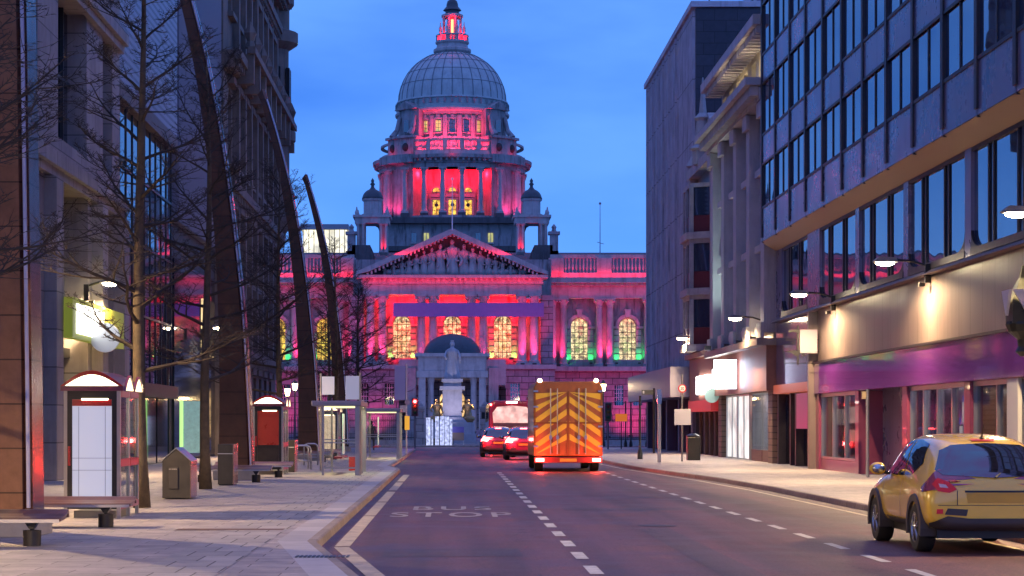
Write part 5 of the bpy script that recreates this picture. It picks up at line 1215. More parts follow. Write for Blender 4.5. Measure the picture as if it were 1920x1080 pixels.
x0 = px(1288, 89); m = MB(); m.box(x0, x0+.55, 88.7, 89.3, 0, 1.0); m.build('body', kblack, t, bevel=.02); m = MB(); m.lathe([(.3, 1.0), (.3, 1.06), (.1, 1.16)], x0+.27, 89, 12); m.build('lid', kblack, t)
# ================================================================ BICYCLE HOOPS
for k, (xa, xb, y) in enumerate(((550, 578, 72), (553, 583, 71), (570, 596, 78))):
    m = MB(); a, b = px(xa, y), px(xb, y); rz_ = .14; zt = .82
    m.tube([(a, y, 0), (a, y, zt-rz_), (a+.04, y, zt-.04), (a+rz_, y, zt), (b-rz_, y, zt), (b-.04, y, zt-.04), (b, y, zt-rz_), (b, y, 0)], .03, 8)
    m.tube([(a, y, .3), (b, y, .3)], .02, 6)
    tag(m.build('bicycle_hoop', steel, smooth=True), ['steel bicycle hoop, the front one of three beside the glass shelter', 'steel bicycle hoop, the one directly touching the front hoop', 'steel bicycle hoop, the rearmost of three, nearest the shelter'][(1, 0, 2)[k]], 'bicycle rack', 'steel bicycle hoops on the left pavement')
# ================================================================ BUS SHELTERS
sgl = glass_mat('clear shelter glass', (0.25, 0.25, 0.22), 0.02, 0.5, clear=0.86)
sgl.node_tree.nodes['Principled BSDF'].inputs['IOR'].default_value = 1.45
sst = mat('shelter grey steel', (0.40, 0.38, 0.40), 0.35, metal=.6, var=.1)
def shelter(x0, x1, y0, y1, label, bin_=True):
    t = thing('bus_shelter', ((x0+x1)/2, y0, 0), label, 'bus shelter', 'glass bus shelters at the kerb')
    m = MB(); m.box(x0-.35, x1+.12, y0-.1, y1+.1, 2.12, 2.28); m.build('roof', mat('shelter roof panel', (.33, .30, .38), .4, metal=.3), t, bevel=.02)
    m = MB(); m.box(x0, x1, y0+.2, y1-.2, 2.09, 2.115); m.build('ceiling_light', emis('shelter light', (.95, .9, .45), .8), t)
    for x, y in ((x0, y0), (x1, y0), (x1, y1), (x0, y1), (x1, (y0+y1)/2)):
        m = MB(); w = .07 if x == x1 else .035; m.box(x-w, x+w, y-.04, y+.04, 0, 2.12); m.build('post', sst, t)
    for ya, yb in ((y0+.04, (y0+y1)/2-.04), ((y0+y1)/2+.04, y1-.04)):
        m = MB(); m.box(x0-.01, x0+.01, ya, yb, .25, 2.05); m.build('back_glass', sgl, t)
    m = MB(); m.box(x0+.035, x1-.07, y0-.01, y0+.01, .25, 2.05); g = m.build('end_glass', sgl, t)
    m = MB(); m.box(x0+.035, x1-.07, y0-.03, y0-.011, .98, 1.02); m.box(x0+.035, x1-.07, y0-.03, y0-.011, 1.08, 1.11); m.box(x0+.035, x1-.07, y0-.03, y0+.02, .2, .25); m.build('glass_rail', sst, g)
    m = MB(); m.box(x0+.3, x0+.55, y0+.6, y1-.6, .5, .56); m.build('perch_seat', kred, t)
    m = MB(); m.box(x0+.42, x0+.44, y1-1.5, y1-.3, .6, 1.9); m.build('timetable_board', mat('mint timetable board', (.35, .5, .45), .4, emit=(.4, .6, .55), es=.3), t)
    lamp('AREA', ((x0+x1)/2, (y0+y1)/2, 2.08), 30, (1, .9, .5), t, target=((x0+x1)/2, (y0+y1)/2, 0), size=(.8, 3), name='shelter_light')
shelter(-3.95, -2.9, 62.6, 67.2, 'nearer glass bus shelter with a pale roof and a red bin inside')
shelter(-3.9, -2.45, 92.5, 97, 'farther glass bus shelter beyond the walking person')
m = MB(); a, b = px(654, 69), px(666, 69); m.box(a, b, 69, 69.3, 0, .42); m.box(a-.01, b+.01, 68.98, 69.32, .42, .46)
tag(m.build('red_grit_bin', mat('bright red bin', (.55, .03, .02), .4, var=.1), bevel=.02), 'small bright red box on the pavement seen through the nearer glass shelter', 'bin')
def flag(pxx, y, xa, xb, ya, yb, label, side):
    xp = px(pxx, y); t = thing('bus_stop_flag', (xp, y, 0), label, 'bus stop sign', 'plain white bus stop flags on poles')
    m = MB(); m.tube([(xp, y, 0), (xp, y, pz(ya, y)+.1)], .035, 8); m.build('pole', sst, t)
    m = MB(); m.box(px(xa, y), px(xb, y), y-.02, y+.02, pz(yb, y), pz(ya, y)); m.build('flag', mat('plain pale sign face', (.66, .66, .74), .4, emit=(.8, .8, 1), es=.12), t, bevel=.008)
flag(675.5, 63.0, 648, 673.5, 705, 749, 'plain white bus stop flag on the corner post of the nearer shelter', 1)
flag(601.5, 69.0, 603.5, 627, 706, 740, 'plain white bus stop flag above the left end of the nearer shelter roof', 1)
t = thing('tall_flag_pole', (px(762, 108), 108, 0), 'thin pole with a lavender banner, small signs and an amber unit beside the red light', 'sign pole')
xp = px(762, 108); y = 108; m = MB(); m.tube([(xp, y, 0), (xp, y, pz(682, y))], .04, 8); m.build('pole', white_frame, t)
m = MB(); m.box(px(740, y), xp-.05, y-.02, y+.02, pz(750, y), pz(686, y)); m.build('banner', mat('lavender banner', (.36, .38, .66), .5), t)
m = MB(); m.prism([(px(764, y)+.14*math.cos(k*.4), pz(754, y)+.14*math.sin(k*.4)) for k in range(16)], y-.08, y-.05); m.build('round_sign', mat('faded round sign', (.5, .4, .48), .5), t)
m = MB(); m.box(px(750, y), px(761, y), y-.08, y-.05, pz(773, y), pz(760, y)); m.build('notice', mat('white notice', (.6, .57, .6), .5), t)
m = MB(); m.box(px(759, y), px(768, y), y-.16, y-.05, pz(806, y), pz(780, y)); m.build('amber_unit', mat('amber unit', (.5, .25, .04), .5, emit=(1, .5, .05), es=.4), t)
# ================================================================ TRAFFIC LIGHTS AND SIGN POSTS
def signal(pxx, y, ytop, label, hgt=1.1, lit=True, w=.36):
    xp = px(pxx, y); zt = pz(ytop, y); t = thing('traffic_light', (xp, y, 0), label, 'traffic light', 'traffic lights at the square')
    m = MB(); m.tube([(xp, y, 0), (xp, y, zt-.1)], .055, 8); m.build('pole', mat('grey signal pole', (.2, .2, .21), .5), t)
    m = MB(); m.box(xp-w/2, xp+w/2, y-.2, y-.06, zt-hgt, zt); h = m.build('signal_head', kblack, t, bevel=.02)
    m = MB(); m.box(xp-w/2-.06, xp+w/2+.06, y-.055, y-.04, zt-hgt-.06, zt+.06); m.build('backing_board', mat('pink white border board', (.55, .35, .38), .5), t)
    for k, c in enumerate(('red', 'amber', 'green')):
        z = zt-.2-k*.34; m = MB(); m.ball((xp, y-.21, z), .105, 12, 8, 1, .35, 1)
        mm = emis('red signal lens', (1, .03, .03), 25) if k == 0 and lit else mat('dark %s lens' % c, ((.2, .02, .02), (.2, .1, .01), (.01, .1, .03))[k], .2)
        m.build('%s_lens' % c, mm, h, smooth=True)
    if lit: lamp('POINT', (xp, y-.45, zt-.2), 25, (1, .04, .04), t, .08, name='signal_light')
signal(778, 132, 747, 'traffic light showing red left of the statue')
signal(994, 118, 745, 'traffic light showing red over the right corner of the red bus')
signal(1140, 128, 756, 'dark traffic light seen beyond the orange lorry, right of it', lit=False)
t = thing('speed_limit_post', (9.7, 86, 0), 'slim post with a round 20 speed limit sign and a blank white notice', 'road sign')
y = 86; xp = px(1279, y); m = MB(); m.tube([(xp, y, 0), (xp, y, pz(702, y))], .04, 10); m.build('pole', steel, t)
zc = pz(728.5, y); m = MB(); m.prism([(xp+.175*math.cos(k*math.pi/16), zc+.175*math.sin(k*math.pi/16)) for k in range(32)], y-.075, y-.06); ds = m.build('sign_face', mat('red sign ring', (.6, .02, .02), .35), t)
m = MB(); m.prism([(xp+.13*math.cos(k*math.pi/16), zc+.13*math.sin(k*math.pi/16)) for k in range(32)], y-.08, y-.0755); m.build('white_disc', mat('white sign disc'), ds)
def text(body, size, loc, par, mt, name='lettering', ext=.004):
    cu = bpy.data.curves.new(name, 'FONT'); cu.body = body; cu.size = size; cu.extrude = ext; cu.align_x = 'CENTER'; cu.align_y = 'CENTER'
    tmp = bpy.data.objects.new('tmp', cu); COL.objects.link(tmp); bpy.context.view_layer.update()
    me = bpy.data.meshes.new_from_object(tmp.evaluated_get(bpy.context.evaluated_depsgraph_get())); bpy.data.objects.remove(tmp)
    ob = bpy.data.objects.new(name, me); COL.objects.link(ob); me.materials.clear(); me.materials.append(mt); me.name = name
    ob.parent = par; ob.location = Vector(loc)-org(par); ob.rotation_euler = (R(90), 0, 0); return ob
text('20', .17, (xp, y-.086, zc), ds, kblack)
m = MB(); m.box(px(1264, y), px(1295, y), y-.07, y-.045, pz(797, y), pz(767, y)); m.build('notice_board', mat('blank lavender white board', (.6, .58, .66), .45), t)
t = thing('white_reflective_post', (8.4, 84, 0), 'thick pale post with a glassy top at the right kerb build out', 'bollard post')
y = 84; xp = px(1236, y); m = MB(); m.box(xp-.07, xp+.07, y-.07, y+.07, 0, pz(757, y)); m.build('post', mat('pale post', (.6, .56, .5), .25, metal=.3), t)
m = MB(); m.box(xp-.09, xp+.09, y-.09, y+.09, pz(757, y)+.002, pz(730, y)); m.build('glassy_top', mat('mirror steel', (.4, .4, .42), .1, metal=1), t)
t = thing('finger_post', (px(1219, 110), 110, 0), 'dark finger post sign with a square arm pointing left near the far right kerb', 'finger post')
y = 110; xp = px(1226, y); m = MB(); m.tube([(xp, y, 0), (xp, y, pz(728, y))], .06, 8); m.build('post', darkmetal, t); m = MB(); m.box(px(1203, y), xp, y-.04, y-.0, pz(740, y), pz(731, y)); m.build('arm', darkmetal, t); m = MB(); m.box(px(1205, y), px(1208, y), y-.047, y-.041, pz(738, y), pz(733, y)); m.build('arrow_mark', white_frame, t)
t = thing('shop_front_post', (12.2, 61, 0), 'plain steel post with a small cream box on top in front of the purple shop', 'post')
y = 61; xp = px(1636, y)-.15; m = MB(); m.tube([(xp, y, 0), (xp, y, pz(730, y))], .05, 10); m.build('pole', steel, t); m = MB(); m.box(xp-.17, xp-.05, y-.05, y+.05, pz(748, y), pz(734, y)); m.build('cream_box', mat('cream box', (.6, .45, .25), .5), t)
for k, (a, b, yb, ht) in enumerate(((1173, 1176, 838, 3.1), (1183, 1184, 835, 3.4), (1213, 1215, 838, 4.2), (1200, 1201, 861, 2.8))):
    y = 6029/(yb-795); y = min(y, 140); xp = px(a, y); m = MB(); m.lathe([(.12, 0), (.12, .25), (.05, .5), (.045, ht), (.07, ht+.03)], xp, y, 10)
    tag(m.build('street_pole', darkmetal, smooth=True, auto=40), ['plain dark pole beyond the lorry beside the orange board', 'plain dark pole with nothing on it, just right of the orange board pole', 'dark ornate pole with a flared foot beside the far right shop', 'thin pale pole standing alone at the far right kerb'][k], 'pole', 'slim poles near the square on the right')
t = thing('orange_road_board', (px(1165, 128), 128.5, 0), 'bright orange rectangular road works board on posts beyond the lorry', 'road sign')
y = 128.5; m = MB(); m.box(px(1154, y), px(1176, y), y, y+.05, pz(790, y), pz(776, y)); m.build('board', mat('orange board', (.75, .2, .03), .45, emit=(1, .25, .03), es=.3), t)
m = MB(); m.tube([(px(1165, y), y+.08, 0), (px(1165, y), y+.08, pz(778, y))], .04, 6); m.build('post', darkmetal, t)
# ================================================================ VEHICLES
tyre = mat('tyre rubber', (0.018, 0.018, 0.02), 0.75, bump=.1, bs=60)
alloy = mat('alloy wheel', (0.55, 0.55, 0.57), 0.22, metal=.9)
cladm = mat('dark grey car cladding', (0.05, 0.045, 0.05), 0.5, var=.1)
carglass = glass_mat('tinted car glass', (0.01, 0.012, 0.02), 0.02, 1.0)
taillens = emis('red tail lens', (.7, .02, .04), 0.10); taillit = emis('lit brake lamp', (1, .06, .05), 22)
def car(loc, rz, label, paint, lit=False, name='parked_car', cat='car'):
    t = thing(name, loc, label, cat, None, rz=rz, local=True)
    # stations: y from rear, half width bottom/mid/shoulder/roof, heights bottom/shoulder/roof
    S = [(0.0, .70, .76, .60, .5, .40, .80, .86), (.04, .80, .86, .72, .62, .34, .92, .98), (.16, .84, .885, .80, .60, .30, .96, 1.12), (.40, .85, .89, .82, .56, .28, .98, 1.36),
         (.62, .85, .885, .83, .57, .28, .99, 1.47), (1.1, .85, .865, .82, .60, .28, .98, 1.54), (1.9, .85, .855, .80, .61, .28, .95, 1.57), (2.5, .85, .86, .80, .58, .28, .93, 1.52),
         (2.95, .85, .87, .80, .56, .28, .93, 1.26), (3.25, .85, .885, .80, .55, .28, .94, 1.03), (3.7, .83, .87, .74, .5, .29, .88, .95), (4.0, .74, .80, .62, .45, .34, .78, .83), (4.12, .6, .68, .5, .4, .42, .68, .72)]
    m = MB(); rings = []
    for y, wb_, wm, ws, wr_, zb, zs, zr in S:
        half = [(0, zb), (wb_*.6, zb), (wb_, zb+.03), (wm, zb+(zs-zb)*.45), (wm*.995, zb+(zs-zb)*.75), (ws, zs), ((ws+wr_)/2+.02, zs+(zr-zs)*.55), (wr_, zr-.035), (wr_*.55, zr), (0, zr+.008)]
        ring = half+[(-x, z) for x, z in half[-2:0:-1]]; rings.append([m.p(x, y, z) for x, z in ring])
    n = len(rings[0])
    for A, B in zip(rings, rings[1:]):
        for k in range(n): m.face((A[k], A[(k+1) % n], B[(k+1) % n], B[k]))
    def capf(rg):
        for k in range(n//2): 
            a, b, c, d = rg[k], rg[(k+1)], rg[(n-k-1) % n], rg[(n-k) % n]
            if k == 0: m.face((a, b, c))
            elif k == n//2-1: m.face((a, b, d)) if b != c else m.face((a, b, d))
            else: m.face((a, b, c, d))
    capf(rings[0]); capf(rings[-1])
    body = m.build('body', paint, t, smooth=True, sub=2)
    bpy.context.view_layer.update()
    dg = bpy.context.evaluated_depsgraph_get(); ev = body.evaluated_get(dg); em = ev.to_mesh()
    bv = BVHTree.FromPolygons([v.co.copy() for v in em.vertices], [tuple(p.vertices) for p in em.polygons]); ev.to_mesh_clear()
    def patch(name_, outline, view, mt, lift=.008, par=t, rings_=10, flip=1):
        """outline in (a,z); view 'rear': a = x, seen along +y; 'left'/'right': a = y, seen along x"""
        den = []
        for i, p_ in enumerate(outline):
            q_ = outline[(i+1) % len(outline)]
            for s_ in range(8): den.append((p_[0]+(q_[0]-p_[0])*s_/8, p_[1]+(q_[1]-p_[1])*s_/8))
        cx_ = sum(p_[0] for p_ in den)/len(den); cz_ = sum(p_[1] for p_ in den)/len(den)
        pm = MB()
        def proj(a, z):
            if view == 'rear': o_, d_ = Vector((a, -2, z)), Vector((0, 1, 0))
            elif view == 'front': o_, d_ = Vector((a, 6, z)), Vector((0, -1, 0))
            elif view == 'left': o_, d_ = Vector((-3, a, z)), Vector((1, 0, 0))
            else: o_, d_ = Vector((3, a, z)), Vector((-1, 0, 0))
            h = bv.ray_cast(o_, d_)
            if h[0] is None: h = bv.find_nearest(Vector((a if view in ('rear', 'front') else (-.8 if view == 'left' else .8), 0.2 if view == 'rear' else (4 if view == 'front' else a), z)))
            nn = h[1] if h[1].dot(d_) < 0 else -h[1]
            return h[0]+nn*lift
        ctr = pm.p(*proj(cx_, cz_)); prev = None
        for r_ in range(1, rings_+1):
            f_ = r_/rings_; cur = [pm.p(*proj(cx_+(a-cx_)*f_, cz_+(z-cz_)*f_)) for a, z in den]; N_ = len(cur)
            for k in range(N_):
                if prev is None: pm.face((ctr, cur[k], cur[(k+1) % N_]))
                else: pm.face((prev[k], cur[k], cur[(k+1) % N_], prev[(k+1) % N_]))
            prev = cur
        return pm.build(name_, mt, par, smooth=True)
    patch('rear_window', [(-.66, 1.02), (-.72, 1.08), (-.60, 1.33), (-.45, 1.40), (0, 1.425), (.45, 1.40), (.60, 1.33), (.72, 1.08), (.66, 1.02), (0, .985)], 'rear', carglass, .018)
    patch('high_brake_light', [(-.15, 1.455), (.15, 1.455), (.15, 1.485), (-.15, 1.485)], 'rear', taillit if lit else taillens, .012)
    for s, vw in ((-1, 'left'), (1, 'right')):
        patch('side_window', [(.78, 1.16), (1.0, 1.42), (1.5, 1.475), (1.72, 1.47), (1.70, .99), (1.2, 1.01)], vw, carglass, .006)
        patch('side_window', [(1.76, .99), (1.78, 1.47), (2.3, 1.43), (2.72, 1.20), (2.92, 1.0), (2.3, .98)], vw, carglass, .006)
        tl = patch('tail_light', [(s*.50, .845), (s*.60, .80), (s*.74, .82), (s*.79, .90), (s*.72, .98), (s*.60, .93)], 'rear', taillit if lit else taillens, .02)
        patch('tail_light_side', [(.02, .83), (.34, .80), (.42, .85), (.28, .95), (.22, 1.10), (.10, 1.04), (.02, .94)], vw, taillit if lit else mat('tail light purple lens', (.28, .05, .10), .08, coat=1, spec=.9), .014, tl)
        patch('sill_cladding', [(.9, .29), (2.6, .29), (2.6, .40), (.9, .40)], vw, cladm, .012)
        mm = MB(); mm.T = None
        mm.ball((s*.98, 2.62, 1.06), .12, 12, 8, 1.0, .55, .75); mr = mm.build('mirror', paint, t, smooth=True)
        mm = MB(); mm.tube([(s*.80, 2.68, .99), (s*.93, 2.64, 1.02)], .025, 6); mm.build('mirror_arm', kblack, mr)
        mm = MB(); mm.ball((s*.98, 2.575, 1.06), .095, 12, 6, .95, .3, .7); mm.build('mirror_glass', alloy, mr, smooth=True)
        for yw in (.74, 3.27):
            # arch cladding ring and wheel
            mm = MB(); N_ = 16; xx = s*.835
            for k in range(N_):
                a0, a1 = math.pi*(-.08+1.16*k/N_), math.pi*(-.08+1.16*(k+1)/N_)
                pts = [(yw+r_*math.cos(a_), .33+r_*math.sin(a_)) for r_, a_ in ((.34, a0), (.435, a0), (.435, a1), (.34, a1))]
                mm.prism(pts, *sorted((s*.70, s*.905)), 'x')
            mm.build('wheel_arch', cladm, t)
            w = MB(); w.T = lambda x, y, z, s=s, yw=yw: (s*(.885-z), yw+x, .325+y)
            w.lathe([(.20, 0.0), (.215, -.005), (.30, 0.0), (.325, .03), (.325, .19), (.30, .22), (.2, .22)], 0, 0, 36, cap=False); w.lathe([(.24, .10), (.24, .2)], 0, 0, 24); wh = w.build('wheel', tyre, t, smooth=True, auto=40)
            r_ = MB(w.T); r_.lathe([(.215, .10), (.215, .004), (.195, .0), (.19, .03)], 0, 0, 36, cap=False); r_.lathe([(.05, .01), (.035, -.005), (.01, -.008)], 0, 0, 12)
            for k in range(5):
                for dd in (-.16, .16):
                    a_ = 2*math.pi*k/5+.3; ca, sa = math.cos(a_), math.sin(a_); ca2, sa2 = math.cos(a_+dd), math.sin(a_+dd)
                    r_.tube([(.04*ca, .04*sa, .012), (.2*ca2, .2*sa2, .014)], [.016, .013], 5)
            r_.build('rim', alloy, wh, smooth=True, auto=40)
    patch('lower_bumper', [(-.78, .33), (.78, .33), (.82, .42), (.62, .50), (.35, .47), (-.35, .47), (-.62, .50), (-.82, .42)], 'rear', cladm, .02)
    for s in (-1, 1):
        patch('bumper_grille', [(s*.38, .50), (s*.66, .52), (s*.62, .60), (s*.36, .585)], 'rear', cladm, .012)
        patch('reflector', [(s*.68, .53), (s*.76, .53), (s*.76, .59), (s*.68, .59)], 'rear', taillens, .02)
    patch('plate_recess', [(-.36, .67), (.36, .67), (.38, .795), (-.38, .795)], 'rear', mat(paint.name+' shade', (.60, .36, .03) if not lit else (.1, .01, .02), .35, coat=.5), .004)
    for a_, b_, c_, d_ in ((-.74, .74, .635, .642),): patch('boot_seam', [(a_, c_), (b_, c_), (b_, d_), (a_, d_)], 'rear', kblack, .006)
    for s in (-1, 1): patch('boot_seam', [(s*.49, .64), (s*.50, .64), (s*.50, .83), (s*.49, .83)], 'rear', kblack, .006)
    for s in (-1, 1): patch('lamp_inner', [(s*.61, .86), (s*.71, .865), (s*.72, .91), (s*.64, .90)], 'rear', mat('clear lamp insert', (.6, .45, .48), .1, coat=1), .028)
    if lit: patch('number_plate', [(-.26, .69), (.26, .69), (.26, .775), (-.26, .775)], 'rear', mat('plain yellow plate', (.6, .45, .05), .4), .012)
    patch('boot_handle', [(-.40, .805), (.40, .805), (.40, .83), (-.40, .83)], 'rear', kblack, .016)
    for s, vw in ((-1, 'left'), (1, 'right')):
        for y_ in (1.0, 1.86): patch('door_handle', [(y_, .875), (y_+.16, .875), (y_+.16, .90), (y_, .90)], vw, paint, .03)
        for a_, b_ in ((1.74, 1.75), (2.86, 2.87)): patch('door_seam', [(a_, .42), (b_, .42), (b_, .96), (a_, .96)], vw, kblack, .004)
    m = MB(); m.tube([(0, .72, 1.49), (0, .60, 1.68)], [.012, .004], 5); m.ball((0, .72, 1.50), .03, 8, 5); m.build('antenna', kblack, t)
    m = MB(); m.tube([(0, .02, 1.0), (.1, .10, 1.06), (.5, .09, 1.05)], [.014, .01, .008], 5); m.build('rear_wiper', kblack, t)
    m = MB(); m.tube([(.42, -.02, .33), (.42, .12, .33)], .035, 10); m.build('exhaust_pipe', alloy, t)
    m = MB(); m.box(-.7, .7, .25, 3.8, .20, .34); m.build('underbody', kblack, t)
    if lit:
        lamp('POINT', (-.6, -.2, .9), 45, (1, .05, .05), t, .08, name='brake_light_glow'); lamp('POINT', (.6, -.2, .9), 45, (1, .05, .05), t, .08, name='brake_light_glow')
    return t
yel = mat('deep yellow car paint', (0.88, 0.58, 0.07), 0.22, coat=1.0, var=.04, spec=.6)
car((7.02, 26.45, ZR), 0.0, 'yellow compact crossover car parked at the right kerb, seen from behind', yel)
car((3.35, 95.5, ZR), 0.0, 'dark red car with glowing brake lamps directly behind the red bus, nearer of two', mat('wine red car paint', (.22, .02, .06), .25, coat=1, var=.05), lit=True, name='waiting_car')
car((2.35, 104.0, ZR), 0.0, 'maroon car with lit brake lamps, farther of two, half hidden before the red bus', mat('maroon car paint', (.13, .02, .05), .25, coat=1, var=.05), lit=True, name='waiting_car')
# red single deck bus
t = thing('red_bus', (3.25, 112, ZR), 'red single deck bus with a cream rear panel waiting behind the two cars', 'bus', local=True)
br = mat('bus red', (.45, .01, .03), .3, coat=.8, var=.05)
m = MB(); prof = [(-1.22, .35), (1.22, .35), (1.25, 1.0), (1.25, 2.55), (1.18, 2.86), (1.0, 2.98), (-1.0, 2.98), (-1.18, 2.86), (-1.25, 2.55), (-1.25, 1.0)]
m.prism(prof, 0, 11.5); m.build('body', br, t, bevel=.06)
m = MB(); m.prism([(-1.0, 1.75), (1.0, 1.75), (1.05, 2.3), (.8, 2.62), (0, 2.7), (-.8, 2.62), (-1.05, 2.3)], -.02, -.002); m.build('rear_window', emis('lit bus interior', (1.0, .62, .55), .8, ('xz', 2.2, .2, 'blot')), t)
m = MB(); m.box(-1.02, 1.02, -.025, -.004, 1.42, 1.74); m.build('window_band', mat('dark grey bus band', (.12, .08, .1), .4), t)
m = MB(); m.box(-1.05, 1.05, -.035, -.003, .72, 1.38); m.build('rear_panel', mat('cream bus advert panel', (.68, .5, .42), .4, emit=(1, .7, .55), es=.25, var=.1), t)
for s in (-1, 1):
    for z, nm, mm in ((.6, 'tail_light', taillit), (2.75, 'marker_light', taillit), (.95, 'indicator', mat('amber lens', (.7, .3, .02), .2, emit=(1, .5, .05), es=1))):
        m = MB(); m.ball((s*1.14, -.02, z), .09 if z < 2 else .06, 10, 6, 1, .4, 1); m.build(nm, mm, t, smooth=True)
    for yw in (2.6, 8.6):
        m = MB(); m.T = lambda x, y, z, s=s, yw=yw: (s*(1.24-z), yw+x, .48+y); m.lathe([(.28, 0), (.45, .0), (.48, .04), (.48, .25)], 0, 0, 24); m.build('wheel', tyre, t, smooth=True, auto=40)
    m = MB(); m.box(s*1.252-.005, s*1.252+.005, .6, 11, 1.5, 2.5); m.build('side_window', dark_glass, t)
    m = MB(); m.box(*sorted((s*1.28, s*1.5)), 11.0, 11.15, 2.0, 2.4); m.build('mirror', kblack, t)
    lamp('POINT', (s*1.1, -.3, .62), 60, (1, .05, .05), t, .1, name='tail_light_glow')
m = MB(); m.box(-.3, .3, -.04, 0.0, 2.82, 2.93); m.build('roof_light_bar', emis('white marker light', (1, .9, .8), 4), t)
# orange lorry with chevron tail
t = thing('orange_lorry', (4.1, 72.5, ZR), 'big orange and yellow box lorry with a chevron patterned tail, waiting on the right lane', 'lorry', local=True)
orp = mat('orange lorry paint', (.50, .17, .03), .45, coat=.2, var=.25, vs=2); yep = mat('yellow chevron', (.72, .42, .03), .4, emit=(1, .55, .05), es=.12)
m = MB(); m.prism([(-1.22, .55), (1.22, .55), (1.22, 2.98), (1.1, 3.2), (-1.1, 3.2), (-1.22, 2.98)], 0, 5.6); m.build('cargo_box', orp, t, bevel=.04)
m = MB()
for s in (-1, 1):
    for k in range(7):
        z0_ = .35+k*.44; pts = [(s*.05, z0_+.78), (s*.05, z0_+1.0), (s*1.15, z0_+.22), (s*1.15, z0_)]
        pts = [(x, min(max(z, .62), 2.82)) for x, z in pts]
        if len(set(pts)) > 2: m.prism(pts, -.012, -.003)
m.build('chevron_stripe', yep, t)
m = MB()
for x in (-1.2, -.02, 1.16): m.box(x, x+.05, -.03, -.0125, .58, 2.85)
m.box(-1.2, 1.2, -.028, -.0126, 1.70, 1.76); m.build('door_frame', mat('dark orange trim', (.35, .12, .02), .5), t)
for x in (-.62, -.38, .38, .62):
    m = MB(); m.tube([(x, -.05, .62), (x, -.05, 2.95)], .022, 6); m.box(x-.05, x+.05, -.075, -.03, 1.15, 1.28); m.build('lock_bar', steel, t)
for s in (-1, 1):
    for z in (.9, 1.6, 2.3, 2.85): m = MB(); m.box(*sorted((s*1.06, s*1.23)), -.045, -.0125, z-.03, z+.03); m.build('hinge', steel, t)
m = MB(); m.box(-.3, .3, -.135, -.122, .36, .47); m.build('plate', mat('plain yellow plate', (.6, .45, .05), .4), t)
m = MB(); m.box(-1.2, 1.2, -.12, 0, .32, .52); m.build('bumper', mat('dark red bumper', (.2, .03, .02), .5), t, bevel=.01)
for s in (-1, 1):
    m = MB(); m.box(*sorted((s*.85, s*1.15)), -.15, -.121, .36, .48); m.build('tail_light', taillit, t)
    m = MB(); m.ball((s*1.0, 0.05, 3.22), .08, 10, 6); m.build('marker_light', emis('white amber beacon', (1, .8, .5), 14), t, smooth=True)
    for yw in (1.2, 6.3):
        m = MB(); m.T = lambda x, y, z, s=s, yw=yw: (s*(1.15-z), yw+x, .46+y); m.lathe([(.2, .02), (.42, 0), (.46, .05), (.46, .3)], 0, 0, 24); m.build('wheel', tyre, t, smooth=True, auto=40)
    lamp('POINT', (s*1.0, -.5, .42), 40, (1, .06, .04), t, .1, name='tail_light_glow')
m = MB(); m.prism([(5.65, .5), (7.4, .5), (7.5, 1.3), (7.1, 2.4), (5.65, 2.5)], -1.15, 1.15, 'x'); m.build('cab', orp, t, bevel=.05)
m = MB(); m.box(-1.0, 1.0, .2, 6.8, .5, .54); m.build('chassis', kblack, t)
# ================================================================ STATUE, RAILINGS, FORECOURT THINGS
YS = 165
marble = mat('pale marble statue', (0.50, 0.48, 0.50), 0.55, var=.15, streak=.25)
t = thing('robed_statue', (0, YS, 0), 'white marble statue of a robed woman on a tall plinth before the hall entrance', 'statue')
m = MB(); z0 = 5.2
m.lathe([(.62, z0), (.6, z0+.3), (.5, z0+.9), (.42, z0+1.4), (.36, z0+1.75), (.44, z0+2.1), (.42, z0+2.35), (.16, z0+2.5), (.13, z0+2.6), (.17, z0+2.68), (.19, z0+2.82), (.15, z0+2.97), (.05, z0+3.03)], 0, YS, 28, fold=(9, .09))
m.lathe([(.13, z0+2.98), (.15, z0+3.1)], 0, YS, 8)
for s in (-1, 1): m.tube([(s*.40, YS, z0+2.25), (s*.58, YS-.1, z0+1.8), (s*(.62 if s > 0 else .45), YS-.38, z0+(1.45 if s > 0 else 1.6))], [.13, .11, .07], 8); 
m.tube([(.62, YS-.4, z0+1.2), (.66, YS-.42, z0+2.0)], .03, 6); m.build('figure', marble, t, smooth=True)
m = MB()
m.box(-.85, .85, YS-.85, YS+.85, 4.95, 5.2); m.box(-.72, .72, YS-.72, YS+.72, 4.6, 4.95); m.box(-1.0, 1.0, YS-1.0, YS+1.0, 4.3, 4.6)
m.box(-.78, .78, YS-.78, YS+.78, 2.0, 4.3); m.prism([(-1.2, 1.7), (1.2, 1.7), (.85, 2.1), (-.85, 2.1)], YS-1.1, YS+1.1); m.box(-1.8, 1.8, YS-1.6, YS+1.6, .8, 1.7); m.box(-2.3, 2.3, YS-2.1, YS+2.1, .02, .8)
m.build('plinth', marble, t)
bz = mat('golden lit bronze', (.45, .28, .12), .35, metal=.6, var=.3, vs=5)
for s in (-1, 1):
    m = MB(); figure(m, s*1.25, YS-.5, 1.7, 1.9, arm=.4*s, seed=s); m.ball((s*1.3, YS-.6, 2.0), .45, 10, 6, 1.2, .8, .7); m.build('bronze_figure', bz, t, smooth=True)
lamp('SPOT', (0, YS-5, .5), 500, (.85, .75, 1.0), t, .2, (0, YS, 5.5), 55, .6, name='statue_fill_light')  # added lamp that lightens the statue
lamp('POINT', (-1.6, YS-.3, 3.6), 25, (1, .7, .3), t, .1, name='statue_glow'); lamp('POINT', (1.6, YS-.3, 3.6), 25, (1, .7, .3), t, .1, name='statue_glow')
